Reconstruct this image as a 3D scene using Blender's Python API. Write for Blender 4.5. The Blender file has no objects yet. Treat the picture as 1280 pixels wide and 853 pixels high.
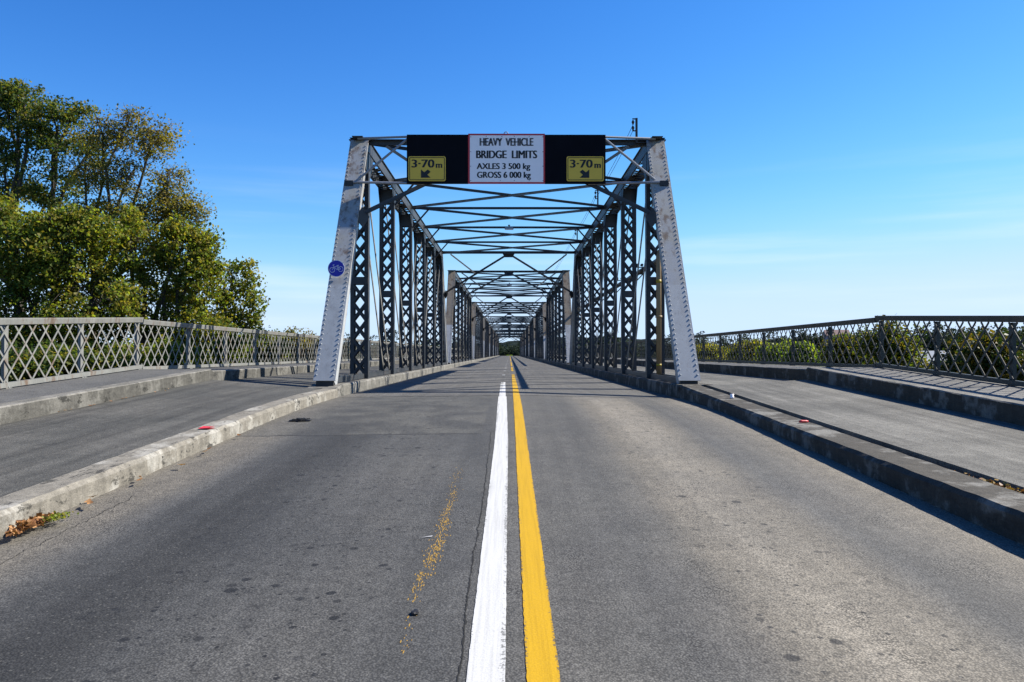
import bpy, bmesh, math, random
import numpy as np
from mathutils import Vector, Matrix
R = math.radians
rnd = random.Random(7)
rng = np.random.default_rng(11)
scene = bpy.context.scene
COL = scene.collection

# ------------------------------------------------------------------ basics
F, VX, VY, EYE = 995.0, 637.0, 442.0, 1.4
def at(px, py, d):
    return Vector(((px-VX)*d/F, d, EYE-(py-VY)*d/F))

def tag(o, label=None, cat=None, group=None, kind=None):
    if label: o['label'] = label
    if cat: o['category'] = cat
    if group: o['group'] = group
    if kind: o['kind'] = kind
    return o

def empty(name, loc=(0, 0, 0), label=None, cat=None, group=None):
    o = bpy.data.objects.new(name, None); COL.objects.link(o)
    o.location = loc; o.empty_display_size = .2
    return tag(o, label, cat, group)

def copy_tree(o, parent=None):
    c = o.copy(); COL.objects.link(c)
    if parent is not None: c.parent = parent
    for ch in list(o.children): copy_tree(ch, c)
    return c

class MB:
    def __init__(self): self.v = []; self.f = []; self.m = []; self.cur = 0
    def add(self, vs, fs):
        n = len(self.v)
        self.v += [tuple(v) for v in vs]
        for f in fs:
            self.f.append(tuple(i+n for i in f)); self.m.append(self.cur)
        return self
    def hexa(self, c8):
        return self.add(c8, [(0,3,2,1),(4,5,6,7),(0,1,5,4),(1,2,6,5),(2,3,7,6),(3,0,4,7)])
    def box(self, x0, x1, y0, y1, z0, z1):
        return self.hexa([(x0,y0,z0),(x1,y0,z0),(x1,y1,z0),(x0,y1,z0),(x0,y0,z1),(x1,y0,z1),(x1,y1,z1),(x0,y1,z1)])
    def bar(self, p0, p1, w, h, side=(1,0,0)):
        """box from p0 to p1; w measured along `side`, h along the remaining axis"""
        p0 = Vector(p0); p1 = Vector(p1); d = (p1-p0).normalized()
        s = Vector(side); s = (s-d*s.dot(d)).normalized(); n = d.cross(s)
        s *= w/2; n *= h/2
        return self.hexa([p0-s-n, p0+s-n, p0+s+n, p0-s+n, p1-s-n, p1+s-n, p1+s+n, p1-s+n])
    def tube(self, pts, rad, seg=8, caps=True):
        pts = [Vector(p) for p in pts]
        if not hasattr(rad, '__len__'): rad = [rad]*len(pts)
        rings = []; ref = None
        for i, p in enumerate(pts):
            a = pts[max(i-1, 0)]; b = pts[min(i+1, len(pts)-1)]
            d = (b-a).normalized()
            if ref is None:
                ref = Vector((0,0,1)) if abs(d.z) < .9 else Vector((1,0,0))
            u = (ref-d*ref.dot(d)).normalized(); w = d.cross(u); ref = u
            rings.append([p+(u*math.cos(2*math.pi*k/seg)+w*math.sin(2*math.pi*k/seg))*rad[i] for k in range(seg)])
        vs = [v for r in rings for v in r]; fs = []
        for i in range(len(pts)-1):
            for k in range(seg):
                a = i*seg+k; b = i*seg+(k+1) % seg
                fs.append((a, b, b+seg, a+seg))
        if caps:
            fs.append(tuple(range(seg-1, -1, -1))); fs.append(tuple((len(pts)-1)*seg+k for k in range(seg)))
        return self.add(vs, fs)
    def prism(self, poly, axis, a, b):
        """extrude 2-D polygon along axis ('x': poly is (y,z); 'y': poly is (x,z); 'z': poly is (x,y))"""
        def P(p, t):
            return {'x': (t, p[0], p[1]), 'y': (p[0], t, p[1]), 'z': (p[0], p[1], t)}[axis]
        n = len(poly)
        vs = [P(p, a) for p in poly]+[P(p, b) for p in poly]
        fs = [tuple(range(n)), tuple(range(2*n-1, n-1, -1))]+[(i, n+i, n+(i+1) % n, (i+1) % n) for i in range(n)]
        return self.add(vs, fs)
    def sweep(self, prof, ys, caps=True):
        rows = [[(x, y, z) for x, z in prof(y)] for y in ys]
        n = len(rows[0]); vs = [p for r in rows for p in r]; fs = []
        for i in range(len(ys)-1):
            for k in range(n-1):
                a = i*n+k; fs.append((a, a+1, a+1+n, a+n))
        if caps:
            fs.append(tuple(range(n-1, -1, -1))); fs.append(tuple((len(ys)-1)*n+k for k in range(n)))
        return self.add(vs, fs)
    def build(self, name, mat, parent=None, smooth=False, fix=True):
        me = bpy.data.meshes.new(name); me.from_pydata(self.v, [], self.f)
        mats = mat if isinstance(mat, (list, tuple)) else [mat]
        for m in mats: me.materials.append(m)
        if len(mats) > 1: me.polygons.foreach_set('material_index', self.m)
        if fix:
            bm = bmesh.new(); bm.from_mesh(me); bmesh.ops.recalc_face_normals(bm, faces=bm.faces); bm.to_mesh(me); bm.free()
        if smooth: me.polygons.foreach_set('use_smooth', [True]*len(me.polygons))
        me.update()
        o = bpy.data.objects.new(name, me); COL.objects.link(o)
        if parent is not None: o.parent = parent
        return o

# ------------------------------------------------------------------ materials
KA = .60     # real-world base colours: common factor on the tuned values
class NT:
    def __init__(self, name):
        self.mat = bpy.data.materials.new(name); self.mat.use_nodes = True
        self.t = self.mat.node_tree; self.b = self.t.nodes['Principled BSDF']
        self.pos = self.t.nodes.new('ShaderNodeNewGeometry').outputs['Position']
    def n(self, typ, **k):
        nd = self.t.nodes.new(typ)
        for a, v in k.items(): setattr(nd, a, v)
        return nd
    def put(self, sock, v):
        if isinstance(v, bpy.types.NodeSocket): self.t.links.new(v, sock)
        elif hasattr(v, '__len__') and len(v) == 3 and sock.type == 'RGBA': sock.default_value = (*v, 1)
        else: sock.default_value = v
    def math(self, op, a, b=0.0, c=None, clamp=False):
        m = self.n('ShaderNodeMath', operation=op, use_clamp=clamp)
        self.put(m.inputs[0], a); self.put(m.inputs[1], b)
        if c is not None: self.put(m.inputs[2], c)
        return m.outputs[0]
    def xyz(self, v=None):
        s = self.n('ShaderNodeSeparateXYZ'); self.put(s.inputs[0], v or self.pos); return s.outputs
    def scaled(self, sc, v=None):
        m = self.n('ShaderNodeMapping'); self.put(m.inputs['Vector'], v or self.pos); m.inputs['Scale'].default_value = sc
        return m.outputs[0]
    def noise(self, scale, detail=3, rough=.55, vec=None, dist=0.0):
        m = self.n('ShaderNodeTexNoise'); self.put(m.inputs['Vector'], vec or self.pos)
        m.inputs['Scale'].default_value = scale; m.inputs['Detail'].default_value = detail
        m.inputs['Roughness'].default_value = rough; m.inputs['Distortion'].default_value = dist
        return m.outputs['Fac']
    def voro(self, scale, vec=None, feature='F1', rnd_=1.0):
        m = self.n('ShaderNodeTexVoronoi', feature=feature); self.put(m.inputs['Vector'], vec or self.pos)
        m.inputs['Scale'].default_value = scale; m.inputs['Randomness'].default_value = rnd_
        return m.outputs['Distance']
    def step(self, v, a, b, lo=0.0, hi=1.0):
        m = self.n('ShaderNodeMapRange'); m.interpolation_type = 'SMOOTHSTEP'
        self.put(m.inputs['Value'], v); self.put(m.inputs['From Min'], a); self.put(m.inputs['From Max'], b)
        self.put(m.inputs['To Min'], lo); self.put(m.inputs['To Max'], hi)
        return m.outputs['Result']
    def mix(self, f, a, b, mode='MIX'):
        m = self.n('ShaderNodeMix', data_type='RGBA', blend_type=mode)
        self.put(m.inputs[0], f); self.put(m.inputs[6], a); self.put(m.inputs[7], b)
        return m.outputs[2]
    def ramp(self, f, stops):
        m = self.n('ShaderNodeValToRGB'); self.put(m.inputs[0], f); e = m.color_ramp.elements
        while len(e) < len(stops): e.new(.5)
        for q, (p, c) in zip(e, stops):
            q.position = p; q.color = (*c, 1) if hasattr(c, '__len__') else (c, c, c, 1)
        return m.outputs[0]
    def bump(self, h, strength=.3, dist=.01):
        m = self.n('ShaderNodeBump'); self.put(m.inputs['Height'], h)
        m.inputs['Strength'].default_value = strength; m.inputs['Distance'].default_value = dist
        self.put(self.b.inputs['Normal'], m.outputs[0])
    def out(self, col, rough=.7, metal=0.0, spec=.5, k=None):
        k = KA if k is None else k      # factor on the base colour
        if isinstance(col, bpy.types.NodeSocket):
            if k != 1: col = self.mix(1, col, (k, k, k), 'MULTIPLY')
        else: col = [q*k for q in col]
        self.put(self.b.inputs['Base Color'], col); self.put(self.b.inputs['Roughness'], rough)
        self.put(self.b.inputs['Metallic'], metal); self.put(self.b.inputs['Specular IOR Level'], spec)
        return self.mat

def mat_plain(name, col, rough=.6, var=.15, scale=6.0, metal=0.0, spec=.4, k=None):
    t = NT(name)
    f = t.noise(scale, 4)
    c = t.mix(f, [max(0, q*(1-var*1.6)) for q in col], [min(1, q*(1+var*1.6)) for q in col])
    return t.out(c, rough, metal, spec, k)

def mat_road():
    t = NT('asphalt_road'); x, y, z = t.xyz()
    wob = t.noise(.5, 2, vec=t.scaled((.6, .35, 1)))
    xx = t.math('ADD', x, t.math('MULTIPLY', t.math('SUBTRACT', wob, .5), .45))
    u = t.math('DIVIDE', t.math('ADD', xx, 3.3), 6.6)
    def p(v): return (v+3.3)/6.6
    lane = t.ramp(u, [(0, .19), (p(-2.85), .175), (p(-2.4), .078), (p(-1.95), .046), (p(-1.4), .098), (p(-.9), .112), (p(-.35), .09),
                      (p(.15), .125), (p(.8), .115), (p(1.05), .14), (p(1.5), .255), (p(1.85), .225), (p(2.3), .115), (p(2.7), .155), (1, .24)])
    # the deck of the bridge further on is more even
    lane = t.mix(1, lane, t.mix(t.step(lane, .07, .2), (.98, 1.0, 1.02), (1.12, 1.02, .86)), 'MULTIPLY')
    lane = t.mix(t.step(y, 13.5, 16.5), lane, (.155, .15, .142))
    big = t.noise(.9, 5, .6)
    col = t.mix(t.step(big, .3, .72), t.mix(1, lane, (.88, .88, .88), 'MULTIPLY'), t.mix(1, lane, (1.14, 1.12, 1.08), 'MULTIPLY'))
    streak = t.noise(1.0, 4, .6, vec=t.scaled((5.5, .16, 1)))
    col = t.mix(1, col, t.ramp(streak, [(.3, .84), (.7, 1.14)]), 'MULTIPLY')
    # patched section of the left lane before the joint
    m1 = t.math('MULTIPLY', t.step(y, 9.5, 9.56), t.step(y, 15.25, 15.15))
    m1 = t.math('MULTIPLY', m1, t.step(x, -.30, -.36))
    nb = t.noise(1.6, 3)
    col = t.mix(t.math('MULTIPLY', m1, .7), col, t.mix(t.step(nb, .35, .65), (.072, .072, .070), (.15, .145, .13)))
    yy = t.math('ADD', y, t.math('MULTIPLY', t.math('SUBTRACT', t.noise(3, 3), .5), .12))
    seam = t.math('MULTIPLY', t.math('MULTIPLY', t.step(yy, 9.47, 9.5), t.step(yy, 9.56, 9.53)), t.step(x, -.3, -.45))
    col = t.mix(t.math('MULTIPLY', seam, .9), col, (.03, .03, .03))
    # gutter dust
    gut = t.math('ADD', t.step(xx, -2.75, -3.15), t.step(xx, 2.95, 3.2))
    col = t.mix(t.math('MULTIPLY', gut, .35), col, (.21, .195, .17))
    # oil drips and dark spots, mostly in the left lane
    where = t.math('ADD', t.math('MULTIPLY', t.step(x, -2.3, -1.7), t.step(x, -.5, -.8)), t.math('MULTIPLY', t.math('MULTIPLY', t.step(x, .9, 1.2), t.step(x, 2.3, 1.9)), .55))
    where = t.math('ADD', where, .12, clamp=True)
    def spots(scale, frac, rmax, dark, seed):
        nonlocal col
        v = t.n('ShaderNodeTexVoronoi'); t.put(v.inputs['Vector'], t.scaled((1, .9, 0))); v.inputs['Scale'].default_value = scale
        rc = t.n('ShaderNodeSeparateColor'); t.put(rc.inputs[0], v.outputs['Color'])
        has = t.math('GREATER_THAN', rc.outputs[seed % 3], 1-frac)
        rad = t.math('MULTIPLY', t.math('ADD', rc.outputs[(seed+1) % 3], .35), rmax/1.35)
        dd = t.math('ADD', v.outputs['Distance'], t.math('MULTIPLY', t.math('SUBTRACT', t.noise(30, 2), .5), .10))
        edge = t.step(dd, rad, t.math('MULTIPLY', rad, .72))
        f = t.math('MULTIPLY', t.math('MULTIPLY', edge, has), where)
        col = t.mix(t.math('MULTIPLY', f, t.math('MULTIPLY', t.math('ADD', rc.outputs[(seed+2) % 3], .5), dark)), col, (.022, .023, .026))
    spots(5.6, .5, .26, .8, 0); spots(10, .45, .30, .75, 1); spots(21, .34, .36, .85, 2)
    # worn blotches showing coarse stone
    bl = t.step(t.noise(1.7, 5, .65, vec=t.scaled((1.2, .7, 1))), .56, .66)
    # stone speckle
    sp = t.voro(95); sn = t.noise(210, 2)
    speck = t.math('ADD', t.step(sp, .1, .75, 1.7, .38), t.math('MULTIPLY', t.math('SUBTRACT', sn, .5), 1.5))
    col = t.mix(t.math('ADD', .6, t.math('MULTIPLY', bl, .4)), col, t.mix(1, col, speck, 'MULTIPLY'))
    mid = t.noise(28, 3, .7)
    col = t.mix(1, col, t.ramp(mid, [(.25, .74), (.75, 1.24)]), 'MULTIPLY')
    rough6 = t.noise(6.5, 6, .75); col = t.mix(1, col, t.ramp(rough6, [(.3, .80), (.7, 1.2)]), 'MULTIPLY')
    chip = t.n('ShaderNodeTexVoronoi'); t.put(chip.inputs['Vector'], t.pos); chip.inputs['Scale'].default_value = 70
    cs = t.n('ShaderNodeSeparateColor'); t.put(cs.inputs[0], chip.outputs['Color'])
    lightc = t.math('MULTIPLY', t.math('GREATER_THAN', cs.outputs[0], .90), t.step(chip.outputs['Distance'], .5, .3))
    col = t.mix(t.math('MULTIPLY', lightc, .28), col, (.36, .35, .32))
    darkc = t.math('MULTIPLY', t.math('GREATER_THAN', cs.outputs[1], .80), t.step(chip.outputs['Distance'], .55, .35))
    col = t.mix(t.math('MULTIPLY', darkc, .55), col, (.03, .03, .032))
    pit = t.step(t.noise(17, 4, .7, vec=t.scaled((1, .8, 1))), .66, .70)
    col = t.mix(t.math('MULTIPLY', pit, .55), col, (.03, .03, .03))
    t.bump(t.math('ADD', t.math('MULTIPLY', sp, -.6), mid), .55, .006)
    return t.out(col, .82, 0, .3)

def mat_asphalt(name, lo, hi, streaky=False):
    t = NT(name)
    big = t.noise(.8, 5, .6)
    col = t.mix(t.step(big, .3, .7), lo, hi)
    if streaky:
        s = t.noise(1.0, 4, .6, vec=t.scaled((7, .2, 1)))
        col = t.mix(1, col, t.ramp(s, [(.3, .62), (.7, 1.32)]), 'MULTIPLY')
    sp = t.voro(90); sn = t.noise(190, 2)
    col = t.mix(.6, col, t.mix(1, col, t.math('ADD', t.step(sp, .1, .75, 1.4, .6), t.math('MULTIPLY', t.math('SUBTRACT', sn, .5), .9)), 'MULTIPLY'))
    chip = t.n('ShaderNodeTexVoronoi'); t.put(chip.inputs['Vector'], t.pos); chip.inputs['Scale'].default_value = 60
    cs = t.n('ShaderNodeSeparateColor'); t.put(cs.inputs[0], chip.outputs['Color'])
    col = t.mix(t.math('MULTIPLY', t.math('MULTIPLY', t.math('GREATER_THAN', cs.outputs[0], .88), t.step(chip.outputs['Distance'], .5, .3)), .35), col, (.34, .33, .30))
    col = t.mix(t.math('MULTIPLY', t.math('MULTIPLY', t.math('GREATER_THAN', cs.outputs[1], .70), t.step(chip.outputs['Distance'], .6, .35)), .6), col, (.03, .03, .03))
    rough6 = t.noise(7, 6, .75); col = t.mix(1, col, t.ramp(rough6, [(.3, .76), (.7, 1.24)]), 'MULTIPLY')
    st = t.step(t.noise(3.5, 5, .7), .58, .72)
    col = t.mix(t.math('MULTIPLY', st, .35), col, (.05, .05, .048))
    t.bump(t.math('SUBTRACT', t.noise(30, 3, .7), sp), .5, .006)
    return t.out(col, .85, 0, .3)

def mat_concrete(name, base, pale, dark, pale_amt=.5, dark_amt=.5):
    t = NT(name)
    a = t.noise(2.2, 6, .65); b = t.noise(9, 5, .7, vec=t.scaled((1, .6, 2.2)))
    col = t.mix(t.step(b, .35, .7), base, [q*.72 for q in base])
    col = t.mix(t.math('MULTIPLY', t.step(a, .5, .62), pale_amt), col, pale)
    e = t.noise(5.5, 6, .75, vec=t.scaled((1.4, .55, 1)))
    col = t.mix(t.math('MULTIPLY', t.step(e, .57, .63), dark_amt), col, dark)
    g = t.noise(70, 3, .7)
    col = t.mix(1, col, t.ramp(g, [(.25, .7), (.75, 1.25)]), 'MULTIPLY')
    # rain streaks on upright faces
    s = t.noise(1, 3, .6, vec=t.scaled((14, 14, .8)))
    col = t.mix(1, col, t.ramp(s, [(.35, .8), (.65, 1.08)]), 'MULTIPLY')
    t.bump(t.math('ADD', t.noise(16, 5, .7), t.math('MULTIPLY', g, .4)), .7, .012)
    return t.out(col, .88, 0, .25)

def mat_steel(name, base, rust_amt=.35, lower=None, upper=None, rough=.5, cut=2.85):
    t = NT(name); x, y, z = t.xyz()
    n1 = t.noise(3.0, 5, .65); n2 = t.noise(14, 5, .7)
    stre = t.noise(1, 4, .6, vec=t.scaled((9, 9, .7)))
    col = t.mix(t.step(n1, .3, .7), [q*.85 for q in base], [q*1.15 for q in base])
    if upper is not None:
        zz = t.math('ADD', z, t.math('MULTIPLY', t.math('SUBTRACT', t.noise(9, 2), .5), .04))
        up = t.mix(t.step(t.noise(1.6, 5, .65), .35, .65), upper, base)
        lowc = t.mix(t.step(n1, .3, .7), [q*.93 for q in lower], [q*1.05 for q in lower])
        col = t.mix(t.step(zz, cut-.02, cut+.02), lowc, up)
        amt = t.step(zz, cut-.05, cut+.6, .25, 1)
    else:
        amt = 1.0
    rm = t.math('MULTIPLY', t.step(t.math('ADD', t.math('MULTIPLY', n1, .6), t.math('MULTIPLY', stre, .5)), .545, .70), amt)
    rust = t.mix(n2, (.10, .055, .03), (.23, .13, .07))
    col = t.mix(t.math('MULTIPLY', rm, rust_amt), col, rust)
    col = t.mix(t.math('MULTIPLY', t.step(n2, .62, .7), rust_amt*.8), col, (.12, .075, .05))
    grime = t.step(t.noise(1, 5, .6, vec=t.scaled((6, 6, .5))), .45, .7)
    col = t.mix(t.math('MULTIPLY', grime, .3), col, [q*.55 for q in base])
    t.bump(t.noise(40, 3), .12, .004)
    return t.out(col, rough, 0, .35)

def mat_leaf(name, c1, c2, trans=.5, rough=.5):
    t = NT(name)
    f = t.noise(.9, 3); f2 = t.noise(23, 1)
    col = t.mix(t.step(t.math('ADD', t.math('MULTIPLY', f, .5), t.math('MULTIPLY', f2, .5)), .35, .65), c1, c2)
    t.out(col, max(rough, .5), 0, .16, 1)
    tr = t.n('ShaderNodeBsdfTranslucent'); t.put(tr.inputs['Color'], t.mix(1, col, (1.5, 1.5, .6), 'MULTIPLY'))
    mx = t.n('ShaderNodeMixShader'); mx.inputs[0].default_value = trans
    t.t.links.new(t.b.outputs[0], mx.inputs[1]); t.t.links.new(tr.outputs[0], mx.inputs[2])
    t.t.links.new(mx.outputs[0], t.t.nodes['Material Output'].inputs['Surface'])
    return t.mat

def mat_marking(name, col, wear=.5, edge=None, k=None):
    t = NT(name)
    n = t.noise(55, 4, .75); b = t.noise(1.8, 3); s = t.noise(1, 3, .6, vec=t.scaled((60, 1.2, 1)))
    c = t.mix(t.step(s, .4, .7), col, [q*.86 for q in col])
    x, y, z = t.xyz()
    far = t.step(y, 13, 30, 0, .12)
    thr = t.math('SUBTRACT', t.math('ADD', .70, t.math('MULTIPLY', t.math('SUBTRACT', .5, b), .25)), t.math('MULTIPLY', far, 1.2))
    if edge:
        e = t.math('DIVIDE', t.math('ABSOLUTE', t.math('SUBTRACT', x, edge[0])), edge[1])
        thr = t.math('SUBTRACT', thr, t.step(e, .55, 1.0, 0, .17))
    m = t.step(t.math('ADD', t.math('MULTIPLY', n, .8), t.math('MULTIPLY', s, .2)), thr, t.math('ADD', thr, .03))
    c = t.mix(t.math('MULTIPLY', m, wear), c, (.12, .12, .115))
    c = t.mix(1, c, t.ramp(t.noise(120, 2), [(.3, .9), (.7, 1.06)]), 'MULTIPLY')
    t.bump(t.noise(90, 2), .3, .004)
    return t.out(c, .7, 0, .2, k)

M = {}
M['road'] = mat_road()
M['strip_a'] = mat_asphalt('side_lane_asphalt', (.082, .082, .076), (.135, .130, .118), True)
M['strip_b'] = mat_asphalt('weathered_side_lane', (.13, .125, .112), (.24, .23, .205), True)
M['path_a'] = mat_asphalt('footpath_asphalt', (.12, .12, .12), (.165, .163, .158))
M['path_b'] = mat_asphalt('pale_footpath_asphalt', (.19, .185, .175), (.27, .262, .245))
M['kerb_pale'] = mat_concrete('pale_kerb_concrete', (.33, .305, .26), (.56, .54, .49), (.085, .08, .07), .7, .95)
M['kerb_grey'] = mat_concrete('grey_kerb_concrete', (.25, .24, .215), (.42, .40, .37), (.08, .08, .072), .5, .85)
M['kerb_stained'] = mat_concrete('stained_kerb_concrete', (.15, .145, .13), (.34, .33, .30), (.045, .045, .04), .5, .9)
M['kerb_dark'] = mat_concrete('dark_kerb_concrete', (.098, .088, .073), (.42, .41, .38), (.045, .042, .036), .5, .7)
M['steel'] = mat_steel('blue_grey_bridge_paint', (.052, .060, .070), .35)
M['steel_pale'] = mat_steel('weathered_sunlit_grey_paint', (.30, .295, .275), .4)
M['steel_dark'] = mat_steel('dark_grey_paint', (.036, .040, .045), .3)
M['post'] = mat_steel('end_post_paint', (.46, .48, .51), .8, lower=(.52, .545, .565), upper=(.47, .455, .41), rough=.55)
M['rail_l'] = mat_steel('pale_sunlit_rail_paint', (.30, .305, .29), .8)  # left railing: sunlight on it is put into the pale colour
M['rail_d'] = mat_steel('dark_shaded_rail_paint', (.06, .07, .065), .4)  # right railing: darker copy, its shade is put into the colour
M['white'] = mat_marking('white_road_paint', (.80, .80, .79), .75, (-.10, .075), .57)
M['yellow'] = mat_marking('yellow_road_paint', (.80, .47, .012), .85, (.131, .066), .52)
M['old_yellow'] = mat_plain('old_yellow_paint', (.48, .29, .05), .8, .3, 30)
M['black'] = mat_plain('black_board', (.008, .009, .014), .8, .3, 3, spec=.08)
M['sign_white'] = mat_plain('white_sign_sheet', (.95, .87, .86), .6, .03, 4, k=1, spec=.2)
M['red'] = mat_plain('red_paint', (.55, .03, .04), .45, .1, k=.9)
M['ink'] = mat_plain('black_lettering', (.01, .01, .012), .5, .1)
M['sign_yellow'] = mat_plain('dull_yellow_sheet', (.70, .46, .07), .6, .06, 5, k=1, spec=.2)
M['pipe'] = mat_plain('galvanised_pipe', (.42, .44, .47), .4, .12, 9, .3)
M['blue'] = mat_plain('blue_sign_sheet', (.012, .016, .34), .5, .08, k=1)
M['white_line'] = mat_plain('white_pictogram', (.72, .72, .80), .5, .03, k=1)
M['tan'] = mat_steel('tan_pipe_paint', (.42, .29, .15), .3)
M['rubber'] = mat_plain('black_cable', (.02, .02, .022), .6, .2)
M['ceramic'] = mat_plain('brown_insulator', (.06, .03, .02), .3, .2)
M['bark'] = mat_plain('grey_brown_bark', (.10, .085, .065), .9, .35, 12)
M['water'] = mat_plain('river_water', (.03, .05, .05), .08, .2, .5)
M['crack'] = mat_plain('crack_dark', (.012, .012, .012), .95, .4, 40)

# ------------------------------------------------------------------ profile of the approach and the deck
G = .0472
Y_END, N_SPAN, PERIOD = 262.0, 8, 30.5
def zr(y):
    if y < 10: return G*y
    if y < 15.4:
        s = y-10; return G*10+G*s-G*s*s/(2*5.4)
    return G*10+G*5.4/2
def zroad(x, y): return zr(y)-(.012*-x if x < 0 else .018*x)
def zkerb(side, y):
    if side < 0: return zr(min(y, 15.4))+.13 if y < 15.5 else .79
    return .175+.0405*y if y < 15.2 else .80
def zlane(y): return .17+G*y if y < 15.4 else .89
def zpath(side, y): return zlane(y)-.03*(y > 15.4)+(.20 if side < 0 else .235)

def frange(a, b, s):
    n = max(1, int(round((b-a)/s))); return [a+(b-a)*i/n for i in range(n+1)]

# road -----------------------------------------------------------
ys = frange(-14, 20, .5)+frange(22, 268, 6)[0:]
xs = [-3.34, -2.6, -1.6, -.8, 0, .8, 1.6, 2.6, 3.34]
mb = MB(); mb.sweep(lambda y: [(x, zroad(x, y)) for x in xs], ys, caps=False)
tag(mb.build('road', M['road'], fix=False), kind='structure')

# approach kerbs, side lanes, raised kerbs and footpaths ------------
def jit(i, j, a=.008):
    return (math.sin(i*12.9898+j*78.233)*43758.5453 % 1-.5)*2*a
def kerb_profile(side, inner, outer, base_drop=.35, rough=.006):
    def f(y):
        i = round(y*20)
        t = zkerb(side, y); b = zroad(side*3.3, y)-base_drop
        r = [(inner+jit(i, 1, rough), b), (inner+jit(i, 1, rough), t-.035+jit(i, 2, rough)), (inner+.03+jit(i, 3, rough), t+jit(i, 4, rough*.5)),
             (outer-.02, t+jit(i, 5, rough*.5)), (outer, t-.02), (outer, b)]
        r = [(side*x, z) for x, z in r]
        return r if side < 0 else r[::-1]
    return f
for side in (-1, 1):
    inner, outer = (3.28, 3.58) if side < 0 else (3.26, 3.66)
    m = MB(); m.sweep(kerb_profile(side, inner, outer), frange(-14, 15.2, .15))
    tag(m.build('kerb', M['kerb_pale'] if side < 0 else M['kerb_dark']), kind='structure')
    # kerb upstand of the bridge itself
    m = MB()
    m.sweep(kerb_profile(side, 3.30 if side < 0 else 3.21, 3.92), frange(15.26, Y_END, .6), True)
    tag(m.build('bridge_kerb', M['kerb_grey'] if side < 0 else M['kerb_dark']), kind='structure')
    # side lane between the kerbs
    e = 3.575 if side < 0 else 3.755
    def lane(y, side=side, e=e):
        za = zkerb(side, y)-(.012 if side < 0 else -.012) if y < 15.3 else zkerb(side, y)-.015
        zb = zlane(y)-.03*(y > 15.4)
        r = [(side*e, za-.3), (side*e, za)]+[(side*(e+(5.80-e)*k/4), za+(zb-za)*k/4) for k in (1, 2, 3, 4)]
        return r
    m = MB(); m.sweep(lane, frange(-14, 15.38, .4)+frange(15.45, Y_END, 8), caps=False)
    tag(m.build('side_lane', M['strip_a'] if side < 0 else M['strip_b']), kind='structure')
    # second, higher kerb carrying the footpath edge
    ysk = frange(-14, 15.38, .3)+frange(15.45, 60, .5)+frange(66, Y_END, 6)
    def k2(y, side=side):
        i = round(y*20); t = zpath(side, y); a = 5.75
        return [(side*x, z) for x, z in [(a+jit(i, 7, .004), t-.6), (a+jit(i, 7, .004), t-.014)]]
    def k2top(y, side=side):
        i = round(y*20); t = zpath(side, y); a = 5.75
        return [(side*x, z) for x, z in [(a+jit(i, 7, .004), t-.014), (a+.016, t+jit(i, 8, .003)), (a+.20, t+.004), (a+.20, t-.3)]]
    m = MB(); m.sweep(k2, ysk, caps=False); m.cur = 1; m.sweep(k2top, ysk, caps=False)
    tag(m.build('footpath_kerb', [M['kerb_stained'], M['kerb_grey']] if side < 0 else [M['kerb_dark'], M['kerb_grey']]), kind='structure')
    m = MB()
    m.sweep(lambda y: [(side*5.93, zpath(side, y)), (side*6.5, zpath(side, y)), (side*7.3, zpath(side, y)), (side*7.3, zpath(side, y)-.6)],
            frange(-14, 15.38, .5)+frange(15.45, Y_END, 8), caps=False)
    tag(m.build('footpath', M['path_a'] if side < 0 else M['path_b']), kind='structure')
# deck slab under everything and abutment joint
m = MB(); m.box(-7.25, 7.25, 15.3, Y_END, -.35, .30); tag(m.build('bridge_deck', M['kerb_grey']), kind='structure')
m = MB()
for a in frange(-3.2, 3.1, .15)[:-1]:
    b = a+.15; w = .016+abs(jit(round(a*50), 3, .02))
    m.add([(a, 15.2-w, zroad(a, 15.2)+.004), (b, 15.2-w, zroad(b, 15.2)+.004), (b, 15.2+w, zroad(b, 15.2)+.004), (a, 15.2+w, zroad(a, 15.2)+.004)], [(0,1,2,3)])
tag(m.build('deck_joint', M['crack']), kind='structure')

# road markings -------------------------------------------------
def ribbon(mb, cx, w, y0, y1, st=.1, rough=.0018, lift=.004, cut=0):
    ys = frange(y0, y1, st)
    rows = []
    for i, y in enumerate(ys):
        c = cx(y) if callable(cx) else cx
        ww = w(y) if callable(w) else w
        a = c-ww/2+rnd.uniform(-rough, rough); b = c+ww/2+rnd.uniform(-rough, rough)
        rows.append([(a, y, zroad(a, y)+lift), (b, y, zroad(b, y)+lift)])
    vs = [p for r in rows for p in r]
    mb.add(vs, [(2*i, 2*i+1, 2*i+3, 2*i+2) for i in range(len(rows)-1)])
def white_c(y): return -.092-.085*min(1, max(0, (y-9)/12))
m = MB(); ribbon(m, white_c, lambda y: .150 if y < 14.8 else .125, 1.6, 22.2, .05)
tag(m.build('white_line', M['white'], fix=False), kind='structure')
for y0 in [28.5+7*k for k in range(30)]:
    m = MB(); ribbon(m, -.22, .11, y0, y0+2.2, .4); tag(m.build('white_dash', M['white'], fix=False), kind='structure')
m = MB()
ribbon(m, .131, .130, 1.6, 30.2, .05, .0025)
ribbon(m, .121, .115, 36, 46, .25); ribbon(m, .121, .115, 50, 75, .25); ribbon(m, .121, .115, 82, 262, 2)
tag(m.build('yellow_line', M['yellow'], fix=False), kind='structure')
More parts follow.
